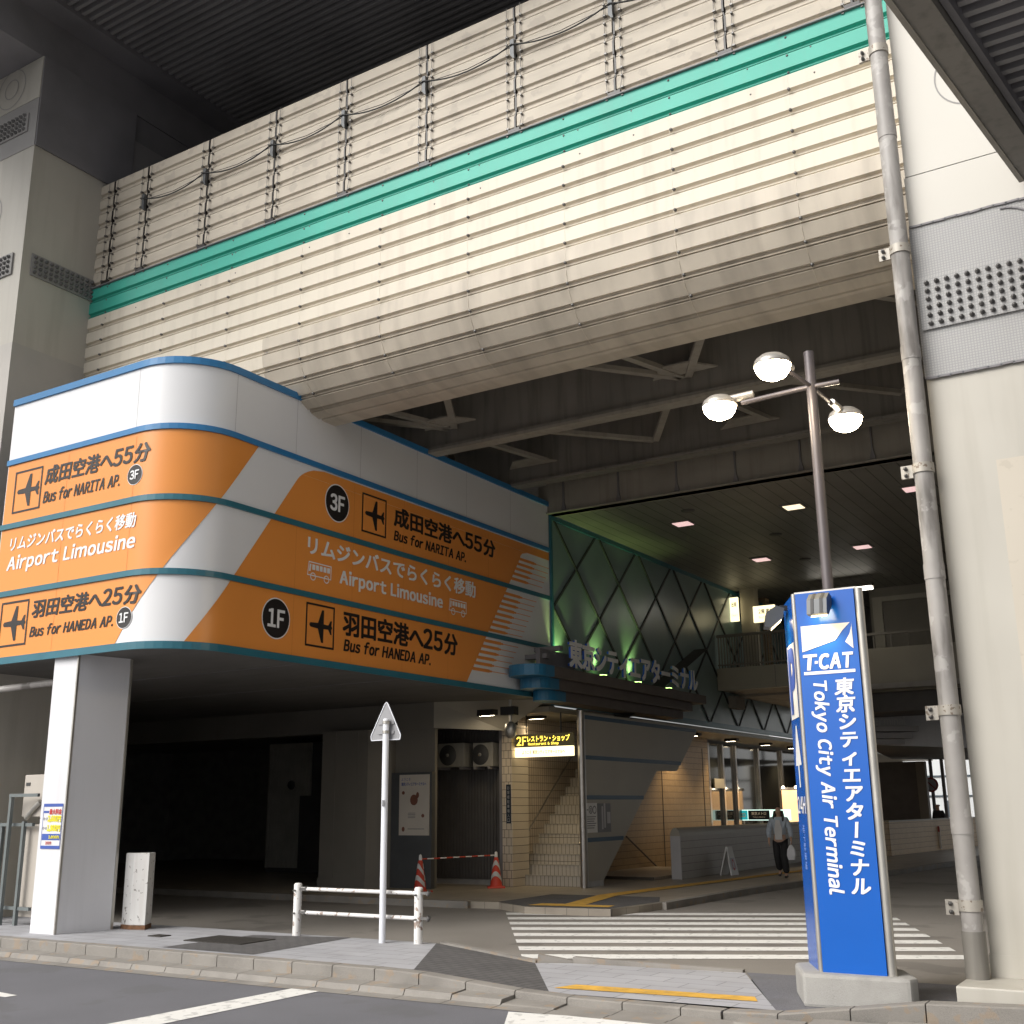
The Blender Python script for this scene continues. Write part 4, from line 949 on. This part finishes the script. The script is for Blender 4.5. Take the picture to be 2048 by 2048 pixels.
# ------------------------------------------------------------------ lit entrance
dl = [(-13.57, 20.85, 3.62, 'boxy downlight left of the camera dome under the entrance soffit'), (-13.35, 22.6, 3.64, 'boxy downlight just above the yellow restaurant sign'),
      (-13.05, 31.1, 3.63, 'boxy downlight nearest the striped stair panel end'), (-13.2, 34.5, 3.63, 'boxy downlight above the dark glass doors, second from the stair panel'),
      (-13.2, 37.7, 3.63, 'boxy downlight above the dark glass doors, third from the stair panel'), (-13.2, 40.6, 3.63, 'boxy downlight partly hidden by the blue pylon edge')]
for i, (x, y, z, lab) in enumerate(dl):
    t = thing('downlight', lab, 'downlight', (x, y, z), 'black boxy downlights under the entrance soffit')
    part('housing', MB().add([(x-.2, y-.12, z+.0), (x+.2, y-.12, z+.0), (x+.2, y+.12, z+.03), (x-.2, y+.12, z+.03), (x-.2, y-.1, z+.14), (x+.2, y-.1, z+.14), (x+.2, y+.12, z+.14), (x-.2, y+.12, z+.14)], [(0, 1, 5, 4), (1, 2, 6, 5), (2, 3, 7, 6), (3, 0, 4, 7), (4, 5, 6, 7), (0, 3, 2, 1)]), 'hood', t)
    part('lens', MB().add([(x-.15, y-.1, z-.004), (x+.15, y-.1, z-.004), (x+.15, y+.1, z+.022), (x-.15, y+.1, z+.022)], [(0, 1, 2, 3)]), 'down', t)
    spot('down_lamp', (x, y, z-.06), (x-.25, y+.3, 0), 12 if i < 2 else 60, 120, (1, .76, .42), .7, .1, t)
CC = thing('security_camera', 'silver dome security camera hanging left of the yellow restaurant sign', 'camera', (-13.0, 20.9, 3.2))
part('mount', MB().tube([(-13.0, 20.9, 3.95), (-13.0, 20.9, 3.45)], .035, 12), 'alu', CC); part('mount_box', MB().box(-13.2, -12.86, 20.8, 21.0, 3.62, 3.8), 'hood', CC)
part('dome', MB().lathe((-13.0, 20.9, 3.3), [(.05, .18), (.12, .12), (.14, 0), (.12, -.1), (.06, -.17), (0, -.18)], 20), 'alu', CC)
RSN = thing('hanging_sign', 'lit black and yellow restaurant and shop sign hanging above the stairs', 'sign', (-12.83, 22, 3))
part('upper_panel', MB().box(-13.57, -12.1, 22, 22.1, 2.99, 3.27), 'signk', RSN); part('lower_panel', MB().box(-13.57, -12.1, 22, 22.1, 2.77, 2.985), 'signl', RSN)
m = MB(); put_text(m, '2F', rect_on(-13.52, 3.03, .25, .19, 21.996), bold=.02); put_text(m, 'レストラン・ショップ', rect_on(-13.24, 3.1, 1.08, .13, 21.996), bold=.03); put_text(m, 'Restaurant & Shop', rect_on(-13.22, 3.01, .78, .075, 21.996), bold=.02); part('yellow_lettering', m, 'signy', RSN)
m = MB(); put_text(m, 'ようこそ 東京シティエアターミナルへ', rect_on(-13.38, 2.83, 1.1, .085, 21.996), bold=.02); part('black_lettering', m, 'brownink', RSN)
for x in (-13.3, -12.4): part('hanger', MB().tube([(x, 22.05, 3.27), (x, 22.05, 3.72)], .015, 8), 'hood', RSN)
spot('sign_wash', (-12.2, 22.05, 2.7), (-13.3, 22.6, 0), 14, 140, (1, .8, .45), 1, .2, RSN)
VS = thing('wall_plate', 'narrow vertical dark name plate on the tiled stair pier', 'sign', (-13.69, 21.89, 1.76)); part('plate', MB().box(-13.75, -13.63, 21.885, 21.9, 1.34, 2.18), 'metrob', VS)
m = MB()
for k, ch in enumerate('お客様駐車場入口'): put_text(m, ch, rect_on(-13.72, 2.07-.1*k, .06, .075, 21.882))
part('lettering', m, 'lgrey', VS)
MP = thing('notice_poster', 'white arrow notice and grey photo poster on the striped stair panel', 'poster', (-11.97, 22.85, 1.45))
part('white_sheet', MB().box(-11.98, -11.968, 22.2, 22.84, 1.13, 1.76), 'paperw', MP); part('photo_sheet', MB().box(-11.98, -11.968, 22.87, 23.5, 1.13, 1.75), 'gprint', MP)
m = MB(); f = rect_onx(22.2, 1.13, .64, .63, -11.965)
flat(m, [(.05, .77), (.15, .86), (.15, .79), (.34, .79), (.34, .75), (.15, .75), (.15, .68)], f)
for cx in (.52, .8):
    for q in ring(cx, .77, .1, .14, 20): flat(m, q, f)
put_text(m, '京', lambda u, v: f(.45+u*.14, .7+v*.14), bold=.02)
for k in range(6): flat(m, [(.06, .52-.075*k), (.9-.07*(k % 3), .52-.075*k), (.9-.07*(k % 3), .55-.075*k), (.06, .55-.075*k)], f)
part('print', m, 'gprint', MP)
m = MB(); f = rect_onx(22.87, 1.13, .63, .62, -11.964)
for a, b, c, d in ((.28, .1, .4, .9), (.46, .15, .58, 1), (.7, .3, .95, .7)): flat(m, [(a, b), (c, b), (c, d), (a, d)], f)
part('photo_print', m, 'lgrey', MP)
SPK = tag(part('wall_box', MB().box(-12.43, -12.2, 32.4, 33.2, 4.5, 4.85), 'wallg', None), 'pale box mounted on the lattice wall under the balcony', 'box')
# metro lightbox in front of the glass
MS = thing('metro_sign', 'lit green white metro sign with dark name panel beside the walking woman', 'sign', (-13.2, 37, 1.35))
part('lightbox', MB().box(-14.1, -12.3, 37.0, 37.12, 1.18, 1.52), 'metro', MS); part('cyan_panel', MB().box(-14.06, -13.74, 36.99, 37.0, 1.2, 1.5), 'metroc', MS); part('name_panel', MB().box(-13.72, -12.98, 36.99, 37.0, 1.2, 1.5), 'metrob', MS)
m = MB(); put_text(m, '東京メトロ', rect_on(-13.6, 1.35, .5, .1, 36.985), bold=.04); put_text(m, 'Tokyo Metro', rect_on(-13.56, 1.25, .42, .06, 36.985), bold=.02)
f = rect_on(-14.0, 1.25, .2, .2, 36.985)
for q in ring(.28, .5, .16, .28, 16, 1, 1.3)+ring(.72, .5, .16, .28, 16, 1, 1.3): flat(m, q, f)
part('lettering', m, 'lwhite', MS); part('sign_stand', MB().box(-14.0, -13.9, 37.02, 37.1, 0, 1.18).box(-12.5, -12.4, 37.02, 37.1, 0, 1.18), 'dark', MS)
LB = thing('lit_poster', 'glowing orange lit poster behind the walking woman', 'poster', (-12.2, 39, 1.6)); part('panel', MB().box(-13.2, -11.6, 39, 39.1, .9, 2.15), 'glow', LB); part('frame', MB().box(-13.25, -11.55, 39.02, 39.12, 2.15, 2.25).box(-13.25, -11.55, 39.02, 39.12, 0, .9), 'dark', LB)
for dx in (-.9, -.45, 0): part('picture_lamp', MB().lathe((-12.2+dx, 38.9, 2.25), [(0, .05), (.05, .02), (.05, -.02), (0, -.04)], 10), 'down', LB)
NB = tag(part('notice_board', MB().box(-13.84, -13.8, 34.4, 35.2, 2.2, 2.5), 'paper', None), 'small cream notice board between the tiled wall and the glass', 'notice')
# low parapet
PW = thing('parapet_wall', 'low tiled parapet wall with rounded top beside the entrance walkway', 'wall', (-11.4, 30, 0))
prf_ = [(-11.5, 0), (-11.25, 0), (-11.25, .98)]+[(-11.375+.125*cos(pi*k/8), .98+.2*sin(pi*k/8)) for k in range(1, 8)]+[(-11.5, .98)]
body = [(-11.5, 0), (-11.25, 0), (-11.25, .98), (-11.5, .98)]
part('tiled_body', MB().prism_y(body, 25.7, 36.5), 'tilep', PW)
part('end_face', MB().box(-11.502, -11.248, 25.66, 25.7, 0, .98), 'lgrey', PW)
part('rounded_cap', MB().prism_y([(-11.25, .981)]+[(-11.375+.125*cos(pi*k/8), .981+.19*sin(pi*k/8)) for k in range(1, 8)]+[(-11.5, .981)], 25.66, 36.5), 'cream', PW)
PW2 = thing('parapet_wall', 'far buff tiled parapet wall to the right of the blue pylon', 'wall', (-9, 43, 0))
qa, qb = Vector((-11.4, 36.5, 0)), Vector((-9.9, 39.5, 0)); qc = Vector((-8.4, 54.5, 0))
part('tiled_body', MB().bar(qa+Vector((0, 0, .54)), qb+Vector((0, 0, .54)), .25, 1.08).bar(qb+Vector((0, 0, .54)), qc+Vector((0, 0, .54)), .25, 1.08), 'tileb', PW2)
part('cap', MB().bar(qb+Vector((0, 0, 1.1)), qc+Vector((0, 0, 1.1)), .27, .04), 'cream', PW2)
NP = thing('notice_board', 'small red and white no entry notice leaning on the far parapet wall', 'notice', (-9.35, 45.3, .3)); part('board', MB().box(-9.7, -9.2, 44.5, 44.55, .05, .85), 'paper', NP)
m = MB(); [flat(m, q, rect_on(-9.65, .15, .4, .4, 44.49)) for q in ring(.5, .5, .32, .45, 18)]; flat(m, [(.3, .75), (.37, .8), (.72, .28), (.65, .22)], rect_on(-9.65, .15, .4, .4, 44.488)); m.box(-9.7, -9.2, 44.49, 44.5, .65, .85); part('print', m, 'nosign', NP)

# ------------------------------------------------------------------ garage objects
MPO = thing('welcome_poster', 'cream welcome poster with small brown drawings on the dark board', 'poster', (-15.35, 20.61, 1.77))
part('sheet', MB().box(-15.76, -14.94, 20.6, 20.62, 1.11, 2.41), 'paper', MPO)
m = MB(); put_text(m, 'ようこそ', rect_on(-15.7, 2.28, .25, .06, 20.597)); put_text(m, '東京シティエアターミナルへ', rect_on(-15.7, 2.17, .68, .075, 20.597), bold=.03); part('lettering', m, 'bprint', MPO)
m = MB(); f = rect_on(-15.76, 1.11, .82, 1.3, 20.597)
for cx, cy, a, b in ((.5, .58, .13, .09), (.14, .7, .05, .03), (.62, .66, .05, .05), (.8, .32, .05, .03), (.15, .1, .05, .04)): flat(m, [(cx+a*cos(t), cy+b*sin(t)) for t in [2*pi*k/14+.3 for k in range(14)]], f)
part('drawings', m, 'brownink', MPO)
m = MB()
for k in range(4): flat(m, [(.3, .36-.025*k), (.55, .36-.025*k), (.55, .368-.025*k), (.3, .368-.025*k)], f)
flat(m, [(.3, .1), (.85, .1), (.85, .11), (.3, .11)], f); part('small_print', m, 'gprint', MPO)
def ac(x0, x1, z0, z1, lab):
    t = thing('air_conditioner', lab, 'air conditioner', ((x0+x1)/2, 22, z0), 'outdoor units over the dark slatted wall')
    part('casing', MB().box(x0, x1, 21.85, 22.2, z0, z1), 'acw', t, bevel=.012); cx = x0+(x1-x0)*.38; r = min(.23, (z1-z0)*.42); cz = (z0+z1)/2
    part('fan_grille', MB().lathe((cx, 21.846, cz), [(0, -.012), (r, -.012), (r+.01, .004)], 24, 'y'), 'acd', t)
    part('fan_hub', MB().lathe((cx, 21.83, cz), [(0, -.01), (.04, -.01), (.04, .004)], 12, 'y'), 'acw', t)
    part('support_bracket', MB().box(x0+.05, x0+.1, 21.8, 22.22, z0-.06, z0-.002).box(x1-.1, x1-.05, 21.8, 22.22, z0-.06, z0-.002), 'dark', t)
ac(-15.6, -14.86, 2.6, 3.14, 'left outdoor unit above the slatted wall, larger and next to the board'); ac(-14.62, -14.08, 2.59, 3.12, 'right outdoor unit above the slatted wall, narrower and beside the tiles')
def cone(lab):
    t = thing('traffic_cone', lab, 'traffic cone', (0, 0, 0), 'red traffic cones joined by a striped bar')
    part('base', MB().box(-.19, .19, -.19, .19, 0, .035), 'cone', t, bevel=.01)
    part('body', MB().lathe((0, 0, 0), [(.145, .035), (.13, .06), (.05, .62), (.03, .64)], 20), 'cone', t)
    bands_ = MB()
    for z0 in (.17, .4):
        vs = []; n = 20
        for k in range(n+1):
            a = 2*pi*k/n; tw = .08*sin(a*1.5+1)
            for z in (z0+tw, z0+.1+tw): r = .132-(z-.06)*.1429; vs.append(((r+.003)*cos(a), (r+.003)*sin(a), z))
        bands_.add(vs, [(2*k, 2*k+2, 2*k+3, 2*k+1) for k in range(n)], True)
    part('reflective_band', bands_, 'refl', t)
    part('tip', MB().lathe((0, 0, 0), [(.034, .64), (.036, .68), (.028, .74), (0, .76)], 14), 'lwhite', t); return t
c1 = cone('red and white striped traffic cone in front of the poster board'); c2 = copy_tree(c1); c2['label'] = 'red and white striped traffic cone beside the tiled stair pier'
c1.location = (-14.51, 19.72, 0); c2.location = (-13.78, 21.5, 0); c2.rotation_euler.z = .6
bmr = MB(); a, b = Vector((-14.51, 19.72, .66)), Vector((-13.78, 21.5, .68))
CB = thing('cone_bar', 'red and white striped bar linking the two traffic cones', 'barrier bar', (-14.15, 20.6, .66)); part('bar', MB().tube([a, b], .014, 8), 'lwhite', CB)
m = MB()
for k in range(0, 12, 2): m.tube([a.lerp(b, k/12), a.lerp(b, (k+1)/12)], .0155, 8)
part('red_stripes', m, 'cone', CB)

# folding floor sign by the parapet
AB = thing('floor_sign', 'white folding floor sign standing against the grey parapet', 'floor sign', (-10.9, 27.8, 0))
part('front_board', MB().add([(-10.72, 27.5, 0), (-10.72, 28.0, 0), (-10.84, 27.92, .68), (-10.84, 27.6, .68), (-10.75, 27.5, 0), (-10.75, 28.0, 0), (-10.87, 27.92, .68), (-10.87, 27.6, .68)], [(0, 1, 2, 3), (7, 6, 5, 4), (0, 3, 7, 4), (1, 5, 6, 2), (2, 6, 7, 3)]), 'paperw', AB)
part('back_board', MB().add([(-11.03, 27.5, 0), (-11.03, 28.0, 0), (-10.88, 27.92, .68), (-10.88, 27.6, .68), (-11.0, 27.5, 0), (-11.0, 28.0, 0), (-10.85, 27.92, .67), (-10.85, 27.6, .67)], [(0, 3, 2, 1), (4, 5, 6, 7), (0, 4, 7, 3), (1, 2, 6, 5)]), 'paperw', AB)
m = MB(); f = lambda u, v: (-10.715-.12*v, 27.5+.09*v+u*(.5-.18*v), v*.68)
flat(m, [(.15, .2), (.85, .2), (.85, .6), (.15, .6)], f); part('print', m, 'lilac', AB); m = MB(); f = lambda u, v: (-10.71-.12*v, 27.5+.09*v+u*(.5-.18*v), v*.68)
for q in ring(.5, .36, .13, .2, 18): flat(m, q, f)
part('red_mark', m, 'nosign', AB)

# ------------------------------------------------------------------ people
def skin_mesh(name, nodes, edges, m, parent, sub=2):
    me = bpy.data.meshes.new(name); off = Vector((0, 0, 0)); keys = list(nodes)
    me.from_pydata([nodes[k][0] for k in keys], [(keys.index(a), keys.index(b)) for a, b in edges], [])
    o = bpy.data.objects.new(name, me); COL.objects.link(o)
    md = o.modifiers.new('s', 'SKIN'); md.use_smooth_shade = True; sd_ = o.modifiers.new('u', 'SUBSURF'); sd_.levels = sub; sd_.render_levels = sub
    for i, k in enumerate(keys):
        r = nodes[k][1]; me.skin_vertices[0].data[i].radius = r if isinstance(r, tuple) else (r, r); me.skin_vertices[0].data[i].use_root = (i == 0)
    bpy.context.view_layer.update(); dg = bpy.context.evaluated_depsgraph_get()
    nm = bpy.data.meshes.new_from_object(o.evaluated_get(dg)); o.modifiers.clear(); o.data = nm; nm.name = name
    nm.materials.clear(); nm.materials.append(MT[m]); nm.polygons.foreach_set('use_smooth', [True]*len(nm.polygons))
    bpy.data.meshes.remove(me); o.parent = parent; return o
def person(label, jk, tr, tp_, pose):
    t = thing('person', label, 'person', (0, 0, 0)); J = pose
    n = dict(pelvis=((0, 0, .9), (.13, .1)), belly=((0, -.01, 1.08), (.11, .085)), chest=((0, 0, 1.27), (.135, .1)), neckb=((0, .01, 1.39), .055), neck=((0, 0, 1.44), .048), jaw=((0, -.025, 1.5), (.062, .07)), head=((0, -.01, 1.56), (.073, .085)), crown=((0, 0, 1.62), (.05, .06)))
    e = [('pelvis', 'belly'), ('belly', 'chest'), ('chest', 'neckb'), ('neckb', 'neck'), ('neck', 'jaw'), ('jaw', 'head'), ('head', 'crown')]
    for s, S in (('l', 1), ('r', -1)):
        q = J[s]
        n[s+'sh'] = ((S*.17, .01, 1.34), .055); n[s+'el'] = (q['el'], .04); n[s+'wr'] = (q['wr'], .028); n[s+'ha'] = (q['ha'], (.036, .018))
        e += [('chest', s+'sh'), (s+'sh', s+'el'), (s+'el', s+'wr'), (s+'wr', s+'ha')]
        h = Vector(q['ha']); d = (h-Vector(q['wr'])).normalized(); sd_ = Vector((0, 1, 0)) if abs(d.y) < .8 else Vector((0, 0, 1))
        for k in range(4):
            o_ = sd_*(.024-.016*k); L = (.052, .062, .058, .045)[k]
            n[f'{s}f{k}a'] = (tuple(h+o_*1.0+d*.03), .0085); n[f'{s}f{k}b'] = (tuple(h+o_*1.1+d*(.03+L)+Vector((-S*.015, 0, 0))), .007); e += [(s+'ha', f'{s}f{k}a'), (f'{s}f{k}a', f'{s}f{k}b')]
        n[s+'ta'] = (tuple(Vector(q['wr']).lerp(h, .6)+sd_*.03), .011); n[s+'tb'] = (tuple(h+sd_*.045+d*.02), .008); e += [(s+'ha', s+'ta'), (s+'ta', s+'tb')]
        n[s+'hip'] = ((S*.09, 0, .86), .085); n[s+'kn'] = (q['kn'], .058); n[s+'an'] = (q['an'], .038); n[s+'to'] = (q['to'], (.04, .028))
        e += [('pelvis', s+'hip'), (s+'hip', s+'kn'), (s+'kn', s+'an'), (s+'an', s+'to')]
    n['nose'] = ((0, -.105, 1.535), .014); e += [('jaw', 'nose')]
    skin_mesh('body', n, e, 'skin', t)
    jn = dict(a=((0, 0, .93), (.165, .13)), b=((0, 0, 1.1), (.155, .125)), c=((0, 0, 1.29), (.165, .13)), d=((0, .015, 1.385), (.085, .08))); je = [('a', 'b'), ('b', 'c'), ('c', 'd')]
    for s, S in (('l', 1), ('r', -1)):
        q = J[s]; jn[s+'s'] = ((S*.17, .01, 1.33), .085); jn[s+'e'] = (q['el'], .07); jn[s+'w'] = (tuple(Vector(q['wr'])*.9+Vector(q['el'])*.1), .055)
        je += [('c', s+'s'), (s+'s', s+'e'), (s+'e', s+'w')]
    skin_mesh('jacket', jn, je, jk, t)
    if tp_: part('shirt', MB().add([(-.085, -.142, .93), (.085, -.142, .93), (.09, -.145, 1.1), (.05, -.15, 1.33), (-.05, -.15, 1.33), (-.09, -.145, 1.1)], [(0, 1, 2, 3, 4, 5)]).add([(-.085, -.13, .88), (.085, -.13, .88), (.085, -.142, .93), (-.085, -.142, .93)], [(0, 1, 2, 3)]), tp_, t)
    tn = dict(p=((0, 0, .92), (.155, .12))); te = []
    for s, S in (('l', 1), ('r', -1)):
        q = J[s]; tn[s+'h'] = ((S*.095, 0, .82), .105); tn[s+'k'] = (q['kn'], .088); tn[s+'a'] = (tuple(Vector(q['an'])+Vector((0, 0, .02))), .085); te += [('p', s+'h'), (s+'h', s+'k'), (s+'k', s+'a')]
    skin_mesh('trousers', tn, te, tr, t)
    for s in 'lr':
        q = J[s]; an, to = Vector(q['an']), Vector(q['to']); skin_mesh('shoe', dict(a=(tuple(an+Vector((0, .04, -.03))), .045), b=(tuple(to), (.048, .036)), c=(tuple(to+(to-an)*.25), (.035, .022))), [('a', 'b'), ('b', 'c')], 'shoe', t, 1)
    return t
P1 = person('woman in pale jacket and black trousers with long dark hair, walking by the parapet', 'jacket', 'trouser', 'top',
    dict(l=dict(el=(.25, .04, 1.1), wr=(.27, -.06, .9), ha=(.275, -.08, .83), kn=(.1, -.1, .48), an=(.1, .02, .09), to=(.1, -.1, .035)), r=dict(el=(-.27, .06, 1.1), wr=(-.25, -.06, .88), ha=(-.245, -.09, .81), kn=(-.09, .0, .48), an=(-.1, .26, .16), to=(-.1, .18, .06))))
skin_mesh('hair', dict(a=((0, .03, 1.6), (.088, .1)), b=((0, .07, 1.5), (.1, .075)), c=((0, .09, 1.38), (.12, .06)), d=((.02, .09, 1.22), (.11, .05)), l1=((.085, .0, 1.53), .035), l2=((.105, -.02, 1.4), .042), l3=((.11, -.06, 1.27), .035), r1=((-.085, .0, 1.53), .035), r2=((-.105, -.02, 1.4), .042), r3=((-.11, -.05, 1.29), .035)), [('a', 'b'), ('b', 'c'), ('c', 'd'), ('a', 'l1'), ('l1', 'l2'), ('l2', 'l3'), ('a', 'r1'), ('r1', 'r2'), ('r2', 'r3')], 'hair', P1)
for s in (-1, 1): part('eye', MB().lathe((s*.03, -.09, 1.555), [(0, -.006), (.009, -.003), (.009, .003), (0, .006)], 8, 'y'), 'ink', P1)
part('mouth', MB().box(-.02, .02, -.103, -.09, 1.487, 1.494), 'brownink', P1)
P1.location = (-9.24, 26.95, 0); P1.rotation_euler.z = .12
BG = thing('shopping_bag', 'white plastic shopping bag held by the walking woman', 'bag', (-8.96, 26.85, .5))
part('bag_body', MB().add([(-9.06+a*.2, 26.83+b*.1, z) for z, sx in ((.42, .75), (.52, 1), (.66, .85), (.76, .3)) for a, b in ((.5-.5*sx, .5-.5*sx), (.5+.5*sx, .5-.5*sx), (.5+.5*sx, .5+.5*sx), (.5-.5*sx, .5+.5*sx))], [(3, 2, 1, 0)]+[(i*4+k, i*4+(k+1) % 4, i*4+4+(k+1) % 4, i*4+4+k) for i in range(3) for k in range(4)]+[(12, 13, 14, 15)]), 'bag', BG, bevel=.01)
part('handle', MB().tube([(-8.97, 26.88, .75), (-8.96, 26.87, .84)], .008, 6), 'bag', BG)
P2 = person('distant person in a dark coat standing behind the far parapet wall', 'dcoat', 'trouser', None,
    dict(l=dict(el=(.24, .03, 1.1), wr=(.24, -.03, .87), ha=(.24, -.04, .79), kn=(.1, -.02, .48), an=(.1, .02, .09), to=(.1, -.1, .035)), r=dict(el=(-.24, .03, 1.1), wr=(-.24, -.03, .87), ha=(-.24, -.04, .79), kn=(-.1, -.02, .48), an=(-.1, .02, .09), to=(-.1, -.1, .035))))
skin_mesh('hair', dict(a=((0, .01, 1.6), (.085, .1)), b=((0, .05, 1.53), (.08, .06))), [('a', 'b')], 'hair', P2)
P2.location = (-9.75, 47.2, 0); P2.rotation_euler.z = -.4

# ------------------------------------------------------------------ beyond, to the right of the pylon
CWN = thing('concrete_canopy', 'grey curved concrete canopy fascia with stepped tiers and small lettering', 'canopy', (-8, 37, 3.8))
part('fascia', MB().add([(-9.6, 36.5, 3.5), (-5.5, 39.5, 3.3), (-5.5, 39.5, 5.0), (-9.6, 36.5, 4.9), (-9.6, 36.8, 3.5), (-5.5, 39.8, 3.3), (-5.5, 39.8, 5.0), (-9.6, 36.8, 4.9)], [(0, 1, 2, 3), (7, 6, 5, 4), (0, 4, 5, 1), (3, 2, 6, 7)]), 'colw', CWN)
for k, (a, z) in enumerate(((.38, 3.95), (.34, 3.74), (.29, 3.55))): part('tier', MB().bar((-9.7, 36.2, z), (-9.7+4.1*a, 36.2+3*a, z), .5-.1*k, .17), 'lgrey', CWN)
m = MB(); put_text(m, 'Air Terminal', lambda u, v: (-9.75+1.42*u, 36.0+1.03*u, 4.07+v*.28), bold=.03); part('lettering', m, 'lwhite', CWN)
part('soffit', MB().add([(-9.7, 36.7, 3.5), (-5.5, 39.7, 3.3), (-7, 50, 3.3), (-12, 50, 3.5)], [(0, 1, 2, 3)]), 'soffit', CWN)
BK = thing('far_wall', 'dark wall end beside the far street opening', 'wall', (-9.5, 46, 0)); part('wall_body', MB().box(-13.8, -10.6, 48, 48.3, 0, 3.3), 'slat', BK); part('pale_edge', MB().box(-10.6, -10.25, 47.95, 48.3, 0, 3.3), 'wallg', BK)
FB = thing('far_building', 'pale facade with thin dark bands seen through the far opening', 'building', (-12, 75, 0)); part('wall_body', MB().box(-26, 2, 75, 78, -.2, 14), 'far', FB)
m = MB()
for z in (2.0, 3.2, 4.4, 5.6): m.box(-26, 2, 74.96, 75, z, z+.12)
part('bands', m, 'farw', FB)
m = MB()
for k in range(8): m.box(-24+3*k, -23.2+3*k, 74.97, 75, .2, 1.8)
part('windows', m, 'farw', FB)
for x, lab in ((-10.35, 'left dark post of the pair at the far street opening'), (-9.9, 'right dark post of the pair at the far street opening')):
    tag(part('street_post', MB().tube([(x, 49.5, 0), (x, 49.5, 4.2)], .07, 10), 'dark'), lab, 'post', 'dark posts at the far opening')
NE = thing('no_entry_sign', 'round red no entry sign on the dark posts far beyond the pylon', 'road sign', (-10.4, 49.3, 2.4))
f = lambda u, v: (-10.38+u*.3, 49.38, 2.4+v*.3)
m = MB(); flat(m, disc(0, 0, .8), f); part('sign_face', m, 'lgrey', NE); m = MB(); [flat(m, q, lambda u, v: (-10.38+u*.3, 49.375, 2.4+v*.3)) for q in ring(0, 0, .75, 1.0)]; flat(m, [(-.6, .5), (-.5, .6), (.6, -.5), (.5, -.6)], lambda u, v: (-10.38+u*.3, 49.37, 2.4+v*.3)); part('red_ring', m, 'nosign', NE)
part('bracket', MB().box(-10.42, -10.3, 49.385, 49.44, 2.3, 2.5), 'dark', NE)
